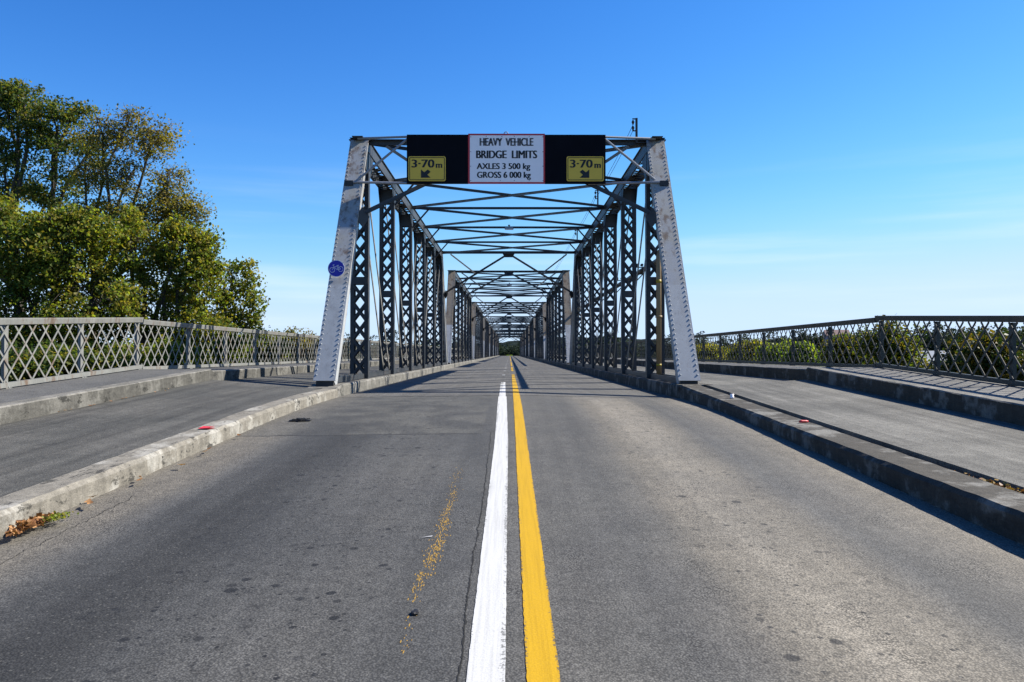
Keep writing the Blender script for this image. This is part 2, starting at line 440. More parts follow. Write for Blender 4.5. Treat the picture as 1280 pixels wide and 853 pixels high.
# flecks of a worn-off older yellow line
m = MB()
oldpath = [(505, 812), (522, 735), (536, 705), (548, 678), (558, 645), (566, 615), (574, 580)]
for k in range(1250):
    s = rnd.random()*(len(oldpath)-1); i = int(s); fr = s-i
    px = oldpath[i][0]*(1-fr)+oldpath[i+1][0]*fr; py = oldpath[i][1]*(1-fr)+oldpath[i+1][1]*fr
    if rnd.random() > {0: .15, 1: .45, 2: .8, 3: 1, 4: .6, 5: .3}[i]*(.35+.65*(math.sin(s*9)+math.sin(s*23+1) > -.3)): continue
    d = F*EYE/(py-395); x = (px-VX)*d/F+rnd.gauss(0, .024); y = d+rnd.uniform(-.03, .03)
    l = rnd.uniform(.006, .026); w = rnd.uniform(.0014, .0042)
    n = 6; poly = [(x+w*math.cos(6.283*j/n)*rnd.uniform(.6, 1.2), y+l*math.sin(6.283*j/n)*rnd.uniform(.6, 1.2)) for j in range(n)]
    m.add([(a, b, zroad(a, b)+.0015) for a, b in poly], [tuple(range(n))])
tag(m.build('worn_yellow_line', M['old_yellow'], fix=False), kind='structure')
# crack beside the white line and gutter cracks
def crack(path, w, seed, amp=.0045):
    r = random.Random(seed); m = MB(); pts = []
    for (x0, y0), (x1, y1) in zip(path, path[1:]):
        n = max(2, int(abs(y1-y0)/.022))
        for k in range(n): pts.append((x0+(x1-x0)*k/n, y0+(y1-y0)*k/n))
    off = 0; rows = []
    for x, y in pts:
        off = off*.8+r.gauss(0, amp*.5); ww = w*r.uniform(.35, 1.5)
        rows += [(x+off-ww/2, y, zroad(x, y)+.002), (x+off+ww/2, y, zroad(x, y)+.002)]
    m.add(rows, [(2*i, 2*i+1, 2*i+3, 2*i+2) for i in range(len(pts)-1)])
    tag(m.build('road_crack', M['crack'], fix=False), kind='structure')
crack([(-.195, 1.6), (-.19, 3.0), (-.215, 4.2), (-.20, 6.0), (-.215, 8.5), (-.225, 9.6)], .008, 3)
crack([(-2.97, 4.2), (-2.95, 5.2), (-2.99, 6.4)], .006, 5, .012)

# ------------------------------------------------------------------ steel truss spans
BASE_Y, RUN, PANEL = 15.7, 3.53, 4.24
TOPZ = 6.40                      # centre line of the top chord
FOOT = .80
XC = 3.565
OX = -.05                        # the trusses stand a little left of the road axis
def make_span():
    root = empty('truss_span', (OX, BASE_Y, 0), 'nearest riveted steel truss span, its sloping portal carrying the big overhead sign', 'bridge truss', 'truss spans of the bridge')
    VY_ = [RUN+PANEL*i for i in range(6)]; YE = VY_[-1]+RUN
    rise = TOPZ-FOOT
    L = math.hypot(RUN, rise)
    for side in (-1, 1):
        for end in (0, 1):
            u = Vector((0, RUN/L*(1 if end == 0 else -1), rise/L))
            b = Vector((side*XC, 0 if end == 0 else YE, FOOT))
            nrm = Vector((0, -u.z if end == 0 else u.z, abs(u.y)))   # outward, up
            w = Vector((1, 0, 0))
            m = MB()
            def plate(o0, o1, ww, hh):
                pass
            # cover plate
            m.bar(b-u*.03+nrm*.17, b+u*(L+.05)+nrm*.17, .43, .014, w)
            # channels with their flanges
            for sx in (-1, 1):
                m.bar(b+w*sx*.172, b+u*L+w*sx*.172, .014, .322, w)
                m.bar(b+w*sx*.137-nrm*.157, b+u*L+w*sx*.137-nrm*.157, .09, .012, w)
            # lacing at the back of the box
            k = 0; s = .3
            while s < L-.5:
                a = b+u*s+w*(.17 if k % 2 else -.17)-nrm*.169; c = b+u*(s+.3)+w*(-.17 if k % 2 else .17)-nrm*.169
                m.bar(a, c, .06, .010, nrm.cross(c-a)); s += .3; k += 1
            # batten edge angles seen from inside
            for sx in (-1, 1):
                m.bar(b+w*sx*.197+nrm*.135, b+u*L+w*sx*.197+nrm*.135, .03, .05, w)
            for sx in (-1, 1):
                q = .10
                while q < L-.1:
                    c = b+u*q+w*sx*.168+nrm*.176
                    a1, a2 = w*.021, u*.021
                    r0 = [c+a1*math.cos(k*math.pi/3)+a2*math.sin(k*math.pi/3) for k in range(6)]
                    r1 = [c+(a1*math.cos(k*math.pi/3)+a2*math.sin(k*math.pi/3))*.72+nrm*.013 for k in range(6)]
                    m.add(r0+r1+[c+nrm*.019], [(k, (k+1) % 6, 6+(k+1) % 6, 6+k) for k in range(6)]+[(6+k, 6+(k+1) % 6, 12) for k in range(6)])
                    q += .12
            post = m.build('end_post', M['post'], root)
            m = MB()   # bearing shoe
            yb = b.y
            m.box(b.x-.26, b.x+.26, yb-.24, yb+.26, FOOT-.10, FOOT-.068); m.box(b.x-.17, b.x+.17, yb-.12, yb+.16, FOOT-.068, FOOT+.06)
            m.build('bearing_shoe', M['steel_dark'], post)
        # top chord: cover plate, two webs, laced underside
        x = side*XC; y0, y1 = VY_[0]-.12, VY_[-1]+.12
        m = MB()
        for sx in (-1, 1): m.box(min(x+sx*.235, x+sx*.13), max(x+sx*.235, x+sx*.13), y0, y1, TOPZ+.148, TOPZ+.162)
        for vy in VY_: m.box(x-.128, x+.128, vy-.42, vy+.42, TOPZ+.147, TOPZ+.161)
        yy = y0+.55; k = 0
        while yy < y1-.55:
            a = Vector((x+(-.16 if k % 2 else .16), yy, TOPZ+.168)); c = Vector((x+(.16 if k % 2 else -.16), yy+.24, TOPZ+.168))
            m.bar(a, c, .07, .01, (c-a).cross(Vector((0, 0, 1)))); yy += .24; k += 1
        for sx in (-1, 1):
            m.box(x+sx*.19-.007, x+sx*.19+.007, y0, y1, TOPZ-.16, TOPZ+.146)
            c = x+sx*.228
            m.box(min(x+sx*.19, c)+.0, max(x+sx*.19, c), y0, y1, TOPZ-.162, TOPZ-.150)
        yy = y0+.1; k = 0
        while yy < y1-.35:
            a = Vector((x+(-.17 if k % 2 else .17), yy, TOPZ-.17)); c = Vector((x+(.17 if k % 2 else -.17), yy+.3, TOPZ-.17))
            m.bar(a, c, .06, .01, (c-a).cross(Vector((0, 0, 1)))); yy += .3; k += 1
        m.build('top_chord', M['steel'], root)
        # gussets at the hips and at every panel point
        for i, vy in enumerate(VY_):
            g = MB()
            for sx in (-1, 1):
                xx = x+sx*.203
                if i in (0, 5):
                    d = -1 if i == 0 else 1
                    poly = [(vy+d*.42, TOPZ-.62), (vy+d*.05, TOPZ+.12), (vy-d*.6, TOPZ+.12), (vy-d*.6, TOPZ-.2), (vy-d*.2, TOPZ-.72)]
                else:
                    poly = [(vy-.42, TOPZ+.1), (vy+.42, TOPZ+.1), (vy+.42, TOPZ-.18), (vy+.16, TOPZ-.58), (vy-.16, TOPZ-.58), (vy-.42, TOPZ-.18)]
                g.prism(poly, 'x', xx-.005, xx+.005)
            g.build('gusset_plate', M['steel_dark'], root)
            # laced vertical
            m = MB(); zt = TOPZ-.17; zb = FOOT-.03
            for sx in (-1, 1):
                xx = x+sx*.175
                m.box(xx-.007+sx*.035, xx+.007+sx*.035, vy-.10, vy+.10, zb, zt)
                for sy in (-1, 1):
                    m.box(min(xx-sx*.055, xx+sx*.027), max(xx-sx*.055, xx+sx*.027), vy+sy*.10-.006, vy+sy*.10+.006, zb, zt)
            for (z0, z1) in ((zb, zb+.10), (3.06, 3.24), (zt-.42, zt)):
                for sy in (-1, 1):
                    m.box(x-.2, x+.2, vy+sy*.114-.006, vy+sy*.114+.006, z0, z1)
            for (z0, z1) in ((zb+.10, 3.06), (3.24, zt-.42)):
                n = max(1, round((z1-z0)/.43)); hh = (z1-z0)/n
                for sy in (-1, 1):
                    for k in range(n):
                        for q in (-1, 1):
                            yo = vy+sy*(.116 if q > 0 else .127)
                            m.bar((x-.165*q, yo, z0+k*hh), (x+.165*q, yo, z0+(k+1)*hh), .058, .009, (0, 0, 1))
            m.build('lattice_post', M['steel'], root)
        # diagonal eyebars in pairs
        pairs = [(0, 1), (1, 2), (2, 3), (3, 2), (4, 3), (5, 4)]
        for a, bb in pairs:
            m = MB()
            for dx in (-.085, .085):
                ex = .012 if (a, bb) == (3, 2) else 0
                p0 = Vector((x+dx+ex, VY_[a], TOPZ-.25)); p1 = Vector((x+dx+ex, VY_[bb], FOOT+.02))
                m.bar(p0, p1, .022, .095 if (a, bb) != (3, 2) else .05, (1, 0, 0))
            m.build('diagonal_bar', M['steel_pale'], root)
        # lower chord bars just above the kerb
        m = MB()
        for dx in (-.12, .12):
            m.bar((x+dx, .25, FOOT+.06), (x+dx, YE-.25, FOOT+.06), .025, .11, (1, 0, 0))
        m.build('bottom_chord', M['steel'], root)
    # cross struts with small knees
    zs = TOPZ+.10
    for i in range(1, 5):
        m = MB(); vy = VY_[i]
        m.bar((-3.35, vy, zs), (3.35, vy, zs), .075, .012, (0, 1, 0)); m.bar((-3.35, vy, zs-.04), (3.35, vy, zs-.04), .012, .07, (0, 1, 0))
        m.build('cross_strut', M['steel'], root)
        for s in (-1, 1):
            m = MB(); m.bar((s*2.76, vy+.03, zs-.05), (s*3.35, vy+.03, zs-.72), .05, .05, (0, 1, 0)); m.build('knee_brace', M['steel'], root)
    # lateral X bracing in the plane of the top chords
    for i in range(5):
        for s in (-1, 1):
            m = MB(); dz = .014 if s > 0 else -.016
            p0 = Vector((-s*3.35, VY_[i]+.1, zs+.03+dz)); p1 = Vector((s*3.35, VY_[i+1]-.1, zs+.03+dz))
            m.bar(p0, p1, .075, .01, (0, 1, 0)); m.bar(p0-Vector((0, 0, .04)), p1-Vector((0, 0, .04)), .01, .07, (0, 1, 0))
            m.build('lateral_brace', M['steel'] if s > 0 else M['steel_pale'], root)  # one diagonal of each X is coloured paler to stand in for sunlight
    # portals
    for end in (0, 1):
        def on(xq, zq):
            t = (zq-FOOT)/rise*RUN
            return Vector((xq, t if end == 0 else YE-t, zq))
        m = MB(); yq = on(0, TOPZ+.1).y
        m.box(-3.84, 3.84, yq-.10, yq+.10, TOPZ+.165, TOPZ+.185); m.box(-3.80, 3.80, yq-.008, yq+.008, TOPZ+.06, TOPZ+.165)
        m.box(-3.80, -3.32, yq-.19, yq+.12, TOPZ+.186, TOPZ+.20); m.box(3.32, 3.80, yq-.19, yq+.12, TOPZ+.186, TOPZ+.20)
        m.build('portal_strut', M['steel'], root)
        m = MB(); gz = TOPZ-.10
        q = [on(-.30, TOPZ+.06), on(.30, TOPZ+.06), on(.20, gz), on(-.20, gz)]
        off = Vector((0, .012, .008))
        m.hexa([p-off for p in q]+[p+off for p in q]); m.build('portal_gusset', M['steel_dark'], root)
        for s in (-1, 1):
            m = MB(); m.bar(on(s*.12, TOPZ+.0), on(s*3.23, 4.62), .10, .014, (0, 0, 1)); m.bar(on(s*.12, TOPZ-.02)+Vector((0, .03, 0)), on(s*3.23, 4.60)+Vector((0, .03, 0)), .014, .09, (0, 0, 1))
            q = on(s*3.23, 4.62); m.bar(q, on(s*3.35, 4.35), .30, .014, (0, 0, 1))
            m.build('portal_brace', M['steel'], root)
            m = MB(); m.bar(on(s*2.96, TOPZ+.05)+Vector((0, .055, 0)), on(s*1.72, 5.53)+Vector((0, .055, 0)), .07, .014, (0, 0, 1)); m.build('portal_tie', M['steel_pale'], root)
    return root
span = make_span()
ordn = ['second', 'third', 'fourth', 'fifth', 'sixth', 'seventh', 'last and farthest']
desc = ['its upper end posts rusty brown', 'framed inside the second portal', 'seen deep inside the bridge', 'a small grey frame deep in the bridge', 'tiny deep in the bridge', 'tiny, near the far end', 'at the far bank']
for k in range(1, N_SPAN):
    c = copy_tree(span); c.location = (OX, BASE_Y+PERIOD*k, 0)
    c['label'] = '%s steel truss span from the near end, %s' % (ordn[k-1], desc[k-1])
# the second and later spans have rustier end posts: own material through object slots
rusty = mat_steel('rusty_end_post_paint', (.33, .29, .24), .9, lower=(.60, .62, .64), upper=(.38, .31, .22), rough=.65, cut=3.1)
for r in [o for o in COL.objects if o.name.startswith('truss_span.')]:
    for ch in r.children:
        if ch.name.startswith('end_post'):
            for o in [ch]+list(ch.children):
                if not o.name.startswith('bearing'):
                    o.material_slots[0].link = 'OBJECT'; o.material_slots[0].material = rusty
# gang of pier blocks in the left kerb at each joint
# ------------------------------------------------------------------ text helper
def text_mesh(s, name, mat, parent, x0, x1, base_z, cap, y, bold=0):
    cu = bpy.data.curves.new(name, 'FONT'); cu.body = s; cu.size = 1; cu.offset = bold; cu.extrude = 0; cu.resolution_u = 4
    o = bpy.data.objects.new(name, cu); COL.objects.link(o)
    ref = bpy.data.curves.new(name+'_ref', 'FONT'); ref.body = 'H'; ref.size = 1; ref.offset = bold
    ro = bpy.data.objects.new(name+'_ref', ref); COL.objects.link(ro)
    dg = bpy.context.evaluated_depsgraph_get(); dg.update()
    me = bpy.data.meshes.new_from_object(o.evaluated_get(dg)); mr = bpy.data.meshes.new_from_object(ro.evaluated_get(dg))
    bpy.data.objects.remove(o); bpy.data.objects.remove(ro); bpy.data.curves.remove(cu); bpy.data.curves.remove(ref)
    hy = [v.co.y for v in mr.vertices]; h0, h1 = min(hy), max(hy); bpy.data.meshes.remove(mr)
    xs_ = [v.co.x for v in me.vertices]; a, b = min(xs_), max(xs_)
    for v in me.vertices:
        v.co = Vector((x0+(v.co.x-a)/(b-a)*(x1-x0), y, base_z+(v.co.y-h0)/(h1-h0)*cap))
    bm = bmesh.new(); bm.from_mesh(me); g0 = list(bm.verts)+list(bm.edges)+list(bm.faces)      # a second stroke thickens the letters
    st = cap*.06
    dup = bmesh.ops.duplicate(bm, geom=g0)['geom']
    for v in dup:
        if isinstance(v, bmesh.types.BMVert): v.co += Vector((st, -.0006, 0))
    for v in g0:
        if isinstance(v, bmesh.types.BMVert): v.co.x -= st
    bm.to_mesh(me); bm.free()
    me.name = name; me.materials.clear(); me.materials.append(mat)
    t = bpy.data.objects.new(name, me); COL.objects.link(t); t.parent = parent
    return t

# ------------------------------------------------------------------ overhead sign
DS = 18.40; SC = F/DS
def sx(px): return (px-VX)/SC
def sz(py): return EYE-(py-VY)/SC
sg = empty('overhead_sign', (0, DS, 0), 'wide black overhead sign with white weight limit panel hung across the bridge portal', 'road sign')
def loc(o): return o
m = MB(); m.box(sx(508), sx(585), 0, .05, sz(229.2), sz(167.4)); m.box(sx(585)+.0005, sx(681)-.0005, .012, .05, sz(229), sz(167.6)); m.box(sx(681), sx(757.5), 0, .05, sz(229.2), sz(167.4))
m.build('black_board', M['black'], sg)
pan = MB(); pan.box(sx(585), sx(681.3), -.012, .0115, sz(229.4), sz(166.4)); pan = pan.build('red_border', M['red'], sg)
m = MB(); m.box(sx(587.2), sx(679.2), -.018, -.0125, sz(227.3), sz(168.6)); wp = m.build('limit_panel', M['sign_white'], sg)
def cx(q): return sx(480+q/4.267)
def cz(q): return sz(140+q/4.267)
for s, a, b, base, cap in (('HEAVY  VEHICLE', 512, 795, 178, 41), ('BRIDGE  LIMITS', 493, 815, 245, 41), ('AXLES 3 500 kg', 495, 779, 303, 31), ('GROSS 6 000 kg', 497, 782, 350, 32)):
    text_mesh(s, 'lettering', M['ink'], wp, cx(a), cx(b), cz(base), cap/4.267/SC, -.0215)
m = MB()
for bx, bz in ((462, 130), (545, 128), (628, 128), (695, 128), (775, 128), (848, 130), (462, 210), (848, 210), (462, 288), (848, 288), (462, 365), (620, 365), (695, 365), (775, 365), (848, 365)):
    p = (cx(bx), cz(bz)); m.prism([(p[0]+.011*math.cos(k*1.047), p[1]+.011*math.sin(k*1.047)) for k in range(6)], 'y', -.026, -.0185)
m.build('panel_bolt', M['pipe'], wp)
def plate(a0, a1, t0, t1, m0, m1, ar, flip):
    m = MB()
    def rrect(x0, x1, z0, z1, r):
        pts = []
        for cx_, cz_, a in ((x1-r, z1-r, 0), (x0+r, z1-r, 90), (x0+r, z0+r, 180), (x1-r, z0+r, 270)):
            for k in range(5): pts.append((cx_+r*math.cos(R(a+22.5*k)), cz_+r*math.sin(R(a+22.5*k))))
        return pts
    X0, X1, Z0, Z1 = cx(a0), cx(a1), cz(368), cz(235)
    m.prism(rrect(X0, X1, Z0, Z1, .04), 'y', -.020, -.004); y = m.build('clearance_plate', M['sign_yellow'], sg)
    m = MB(); o = rrect(X0+.022, X1-.022, Z0+.022, Z1-.022, .03); i_ = rrect(X0+.037, X1-.037, Z0+.037, Z1-.037, .02); n = len(o)
    m.add([(p[0], -.0235, p[1]) for p in o]+[(p[0], -.0235, p[1]) for p in i_], [(k, (k+1) % n, n+(k+1) % n, n+k) for k in range(n)])
    m.build('plate_border', M['ink'], y)
    text_mesh('3·70', 'lettering', M['ink'], y, cx(t0), cx(t1), cz(295), 42/4.267/SC, -.0237)
    text_mesh('m', 'lettering', M['ink'], y, cx(m0), cx(m1), cz(297), 33/4.267/SC, -.0237)
    poly = [(0, 0), (0, 1), (.34, .66), (.70, .98), (1.0, .70), (.66, .36), (1, 0)]
    P = [(cx(ar+52*(p[0] if not flip else 1-p[0])), -.0237, cz(350-45*p[1])) for p in poly]
    m = MB(); m.add(P, [(0, 1, 2, 5, 6), (2, 3, 4, 5)]); m.build('arrow', M['ink'], y)
plate(129, 328, 148, 266, 277, 308, 196, False)
plate(975, 1174, 995, 1112, 1125, 1156, 1044, True)
for s in (-1, 1):
    xe = sx(508) if s < 0 else sx(757.5)
    for pts, rr in (([(s*3.55-.07, .52, EYE+(VY-176)/F*18.95+.06), (xe-s*.10, .06, sz(169.2)), (xe-s*.5, .09, sz(168.6))], .028),
                    ([(s*3.59-.07, -.08, sz(228.2)), (xe-s*.4, .08, sz(228.2))], .030),
                    ([(s*3.51-.07, .03, sz(226.5)), (xe-s*.02, .085, sz(171))], .028)):
        m = MB(); m.tube(pts, rr, 8); m.build('support_pipe', M['pipe'], sg)
    m = MB(); m.box(s*3.64-.17, s*3.64+.03, -.12, .07, sz(233), sz(226.5)); m.build('pipe_clamp', M['steel_dark'], sg)
m = MB()
m.tube([(sx(632.5)+.045*math.cos(R(a)), .03, sz(167)+.02+.045*math.sin(R(a))) for a in range(-20, 201, 20)], .010, 6); m.build('lifting_eye', M['pipe'], sg)

# ------------------------------------------------------------------ cycle sign on the left end post
bs = empty('cycle_sign', (-3.675, 16.86, EYE+106*16.9/F), 'round blue cycle route sign fixed to the left end post', 'road sign')
m = MB(); m.prism([(.180*math.cos(k*math.pi/24), .180*math.sin(k*math.pi/24)) for k in range(48)], 'y', 0, .006); m.build('white_rim', M['white_line'], bs)
m = MB(); m.prism([(.169*math.cos(k*math.pi/24), .169*math.sin(k*math.pi/24)) for k in range(48)], 'y', -.003, -.0005); face = m.build('blue_face', M['blue'], bs)
m = MB(); S = .175/270
def q(px, py): return Vector(((px-565)*S, -.0058, -(py-425)*S))
def seg(a, b, w=.0075): m.bar(q(*a), q(*b), w, .003, (1, 0, .3) if abs(a[0]-b[0]) < abs(a[1]-b[1]) else (0, 0, 1))
for c in ((435, 475), (712, 445)):
    pts = [Vector(((c[0]-565)*S+80*S*math.cos(k*math.pi/14), -.0058, -(c[1]-425)*S+80*S*math.sin(k*math.pi/14))) for k in range(29)]
    for a, b in zip(pts, pts[1:]): m.bar(a, b, .008, .003, Vector((0, 1, 0)).cross(b-a))
for a, b in (((435, 475), (490, 380)), ((490, 380), (600, 360)), ((490, 380), (600, 470)), ((600, 470), (620, 360)), ((600, 470), (712, 445)), ((620, 360), (712, 445)), ((490, 380), (475, 300)), ((445, 318), (510, 305)), ((620, 360), (612, 325)), ((575, 330), (655, 318))): seg(a, b)
m.build('cycle_pictogram', M['white_line'], face)
m = MB(); m.box(.09, .155, .008, .03, .07, .135); m.box(-.03, .03, .008, .14, -.03, .03); m.build('bracket', M['pipe'], bs)

# ------------------------------------------------------------------ tan riser and the pipes along the right truss
pp = empty('service_pipe', (3.58, 19.0, .8), 'long pipe along the right truss rising from the kerb as a tan upright', 'pipe')
PX = 3.90; PZ = 3.84
m = MB(); m.tube([(-.02, -.02, 0), (-.02, -.02, 2.90), (.02, .04, 3.04), (.12, .16, 3.08)], .062, 12)
for z in (1.45,): m.tube([(-.02, -.02, z), (-.02, -.02, z+.05)], .082, 12)
m.build('tan_riser', M['tan'], pp, True)
m = MB(); m.tube([(PX-3.58-.13, .16, PZ-.8), (PX-3.58, .5, PZ-.8), (PX-3.58, 1.2, PZ-.8), (PX-3.58, 240, PZ-.8)], .07, 10); m.build('pipe_run', M['steel_dark'], pp, True)
m = MB()
for z, h in ((.30, .05), (2.28, .08)): m.tube([(-.02, -.02, z), (-.02, -.02, z+h)], .0635, 12)
m.build('yellow_band', mat_plain('yellow_tape', (.55, .40, .03), .5), pp, True)
pp2 = empty('lower_pipe', (PX+.04, 52, 3.22), 'thin dark lower pipe along the right truss from the second span onwards', 'pipe')
m = MB(); m.tube([(0, 0, 0), (0, 206, 0)], .085, 10); m.build('pipe_run', M['steel_dark'], pp2, True)
first = None
for k in range(1, 6):
    yv = BASE_Y+RUN+PANEL*k
    if first is None:
        first = empty('pipe_bracket', (3.69, yv, PZ), 'dark steel pipe bracket on the second lattice post from the right end post', 'bracket', 'pipe brackets on the right truss')
        m = MB(); m.box(0.0, .26, -.03, .03, -.11, -.075); m.bar((0.0, 0, -.36), (.24, 0, -.11), .03, .03, (0, 1, 0)); m.box(.235, .255, -.03, .03, -.11, .13); m.box(.0, .25, -.025, .025, .09, .115); m.build('bracket_arm', M['steel_dark'], first)
        m = MB(); m.tube([(.2, -.15, .16), (.2, -.05, .16)], .04, 8); m.tube([(.06, -.1, .1), (.06, -.1, .20)], .03, 8); m.build('clamp', M['rubber'], first)
    else:
        c = copy_tree(first); c.location.y = yv
        c['label'] = 'dark steel pipe bracket on the %s lattice post from the right end post' % ['', '', 'third', 'fourth', 'fifth', 'sixth'][k]

# ------------------------------------------------------------------ insulator masts and wires
first = None; heads = []
for j, i in enumerate((0, 2, 4)):
    yv = BASE_Y+RUN+PANEL*i
    heads.append((3.0, yv, 6.98))
    if first is None:
        first = empty('insulator_mast', (3.08, yv, 6.52), 'short black insulator mast standing above the right end of the sign', 'mast', 'insulator masts on the truss')
        m = MB(); m.box(-.025, .025, -.025, .025, 0, .59); m.box(-.10, -.025, -.012, .012, .56, .585); m.box(-.10, -.025, -.012, .012, .27, .295); m.box(-.02, .34, -.03, .03, -.02, .0); m.build('mast_post', M['steel_dark'], first)
        for z in (.44, .30):
            m = MB(); m.tube([(-.085, 0, z), (-.085, 0, z+.03), (-.085, 0, z+.035), (-.085, 0, z+.07), (-.085, 0, z+.075), (-.085, 0, z+.1)], [.022, .022, .034, .034, .02, .02], 10); m.build('insulator', M['ceramic'], first, True)
    else:
        c = copy_tree(first); c.location.y = yv
        c['label'] = ['', 'black insulator mast rising behind the lower right of the sign', 'small black insulator mast farthest inside the first span'][j]
for zo, nm in ((.40, 'upper thin wire strung between the insulator masts'), (.26, 'lower thin wire strung between the insulator masts')):
    m = MB(); pts = []
    ends = [(2.995, BASE_Y+RUN+PANEL*i, 6.55+zo) for i in (0, 2, 4, 8, 12, 16, 20)]
    ends[3:] = [(x, y, z) for x, y, z in ends[3:]]
    for a, b in zip(ends, ends[1:]):
        for k in range(8):
            f = k/8; pts.append((a[0], a[1]+(b[1]-a[1])*f, a[2]-.10*4*f*(1-f)))
    m.tube(pts, .006, 5); o = m.build('wire', M['rubber']); tag(o, nm, 'wire', 'wires above the right truss')
# lamps under the cross struts
first = None
for k, (yy, lab) in enumerate(((BASE_Y+RUN+PANEL*3, 'small grey strip lamp hung from a cross strut of the nearest span'), (BASE_Y+PERIOD+RUN+PANEL*2, 'tiny grey strip lamp hung inside the second span'), (BASE_Y+2*PERIOD+RUN+PANEL*2, 'tiny grey strip lamp hung inside the third span'))):
    if first is None:
        first = empty('strip_lamp', (-.02, yy, TOPZ+.02), lab, 'lamp', 'strip lamps inside the bridge')
        m = MB(); m.prism([(-.18, -.02), (.18, -.02), (.15, .06), (-.15, .06)], 'y', -.07, .07); m.build('lamp_housing', M['pipe'], first)
        m = MB(); m.tube([(0, 0, .06), (0, 0, .15)], .02, 8); m.tube([(0, 0, .11), (0, 0, .15)], .045, 10); m.build('hanger', M['steel_dark'], first)
        m = MB(); m.box(-.16, .16, -.06, .06, -.045, -.0205); m.build('diffuser', M['sign_white'], first)
    else:
        c = copy_tree(first); c.location.y = yy; c['label'] = lab

# ------------------------------------------------------------------ lattice railings
def railing(name, side, y0, y1, zf, posts, mat, label, bw=.03):
    root = empty(name, (side*7.12, y0, 0), label, 'railing')
    X = 0.0
    def Z(y): return zf(y+y0)
    Ln = y1-y0
    H = 1.0
    ysr = frange(0, Ln, 1.0)
    fs = -side         # towards the path
    m = MB(); m.sweep(lambda y: [(-.03, Z(y)+H-.095), (.03, Z(y)+H-.095), (.045, Z(y)+H-.02), (.045, Z(y)+H), (-.045, Z(y)+H), (-.045, Z(y)+H-.02), (-.03, Z(y)+H-.095)], ysr)
    m.build('top_rail', mat, root)
    m = MB(); m.sweep(lambda y: [(-.03, Z(y)+.015), (.03, Z(y)+.015), (.03, Z(y)+.085), (-.03, Z(y)+.085), (-.03, Z(y)+.015)], ysr)
    m.build('bottom_rail', mat, root)
    # lattice
    m = MB(); pitch = 1/3; dy = .76; zb, zt = .085, .905
    n = int(Ln/pitch)+3
    for k in range(-3, n):
        for q_ in (1, -1):
            a = k*pitch+.05; b = a+dy*q_
            pa, pb = (a, zb), (b, zt)
            def clip(p0, p1):
                (ya, za), (yb, zb_) = p0, p1
                for lo, hi in ((0, Ln),):
                    if ya < lo and yb < lo or ya > hi and yb > hi: return None
                    def cut(y, y2, z, z2, lim): return (lim, z+(z2-z)*(lim-y)/(y2-y))
                    if ya < lo: ya, za = cut(ya, yb, za, zb_, lo)
                    if yb < lo: yb, zb_ = cut(yb, ya, zb_, za, lo)
                    if ya > hi: ya, za = cut(ya, yb, za, zb_, hi)
                    if yb > hi: yb, zb_ = cut(yb, ya, zb_, za, hi)
                return (ya, za), (yb, zb_)
            r = clip(pa, pb)
            if not r: continue
            (ya, za), (yb, zb_) = r
            if abs(ya-yb) < .02: continue
            xo = fs*(.012 if q_ > 0 else .004)
            m.bar((xo, ya, Z(ya)+za), (xo, yb, Z(yb)+zb_), .006, .029 if side < 0 else .036, (1, 0, 0))
    m.build('lattice', mat, root)
    def post_mesh():
        m = MB()
        m.box(-.004, .004, -.045, .045, .0, .90); m.box(min(-side*.0, side*.07), max(-side*.0, side*.07), -.006, .006, .0, .90)
        m.box(-.05, .05, -.07, .07, -.02, .012); m.prism([(fs*.005, .0), (fs*.06, .0), (fs*.005, .12)], 'y', -.008, .008)
        return m
    proto = None
    for k, y in enumerate(posts):
        if k >= 99: break
        if proto is None:
            proto = post_mesh().build('railing_post', mat, root); o = proto
        else:
            o = proto.copy(); COL.objects.link(o)
        o.location = (side*.014, y-y0, Z(y-y0))
    return root
def zbr(side): return lambda y: zpath(side, max(y, 15.5))
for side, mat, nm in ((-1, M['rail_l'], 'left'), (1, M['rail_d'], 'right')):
    d0 = 'sunlit pale grey' if side < 0 else 'shaded dark grey green'
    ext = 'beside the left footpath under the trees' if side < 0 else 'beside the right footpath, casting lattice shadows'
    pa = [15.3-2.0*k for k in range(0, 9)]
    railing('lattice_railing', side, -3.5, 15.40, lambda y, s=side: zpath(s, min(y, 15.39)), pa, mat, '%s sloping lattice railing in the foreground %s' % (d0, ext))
    pb = [17.75+2.32*k for k in range(105)]
    ext2 = 'running along the bridge left of the trusses' if side < 0 else 'running along the bridge right of the trusses'
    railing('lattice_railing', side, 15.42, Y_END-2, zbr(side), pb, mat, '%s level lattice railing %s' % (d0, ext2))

# ------------------------------------------------------------------ foliage
LEAF = {}
LEAF['green'] = [mat_leaf('green_leaf', (0.047, 0.081, 0.017), (0.112, 0.146, 0.026)), mat_leaf('olive_leaf', (0.117, 0.118, 0.024), (0.235, 0.197, 0.037)), mat_leaf('fresh_leaf', (0.152, 0.210, 0.032), (0.246, 0.283, 0.045))]
LEAF['dark'] = [mat_leaf('deep_green_leaf', (0.025, 0.054, 0.019), (0.059, 0.094, 0.024)), mat_leaf('mid_green_leaf', (0.070, 0.103, 0.024), (0.129, 0.149, 0.035)), LEAF['green'][1]]
LEAF['olive'] = [LEAF['green'][1], mat_leaf('brown_green_leaf', (0.152, 0.126, 0.035), (0.257, 0.197, 0.056)), mat_leaf('dull_leaf', (0.059, 0.079, 0.024), (0.117, 0.126, 0.035))]
LEAF['yellow'] = [mat_leaf('yellow_leaf', (0.179, 0.148, 0.015), (0.223, 0.219, 0.025)), LEAF['green'][1], LEAF['green'][2]]
LEAF['lime'] = [LEAF['green'][2], mat_leaf('lime_leaf', (0.095, 0.192, 0.018), (0.155, 0.256, 0.025)), LEAF['green'][0]]
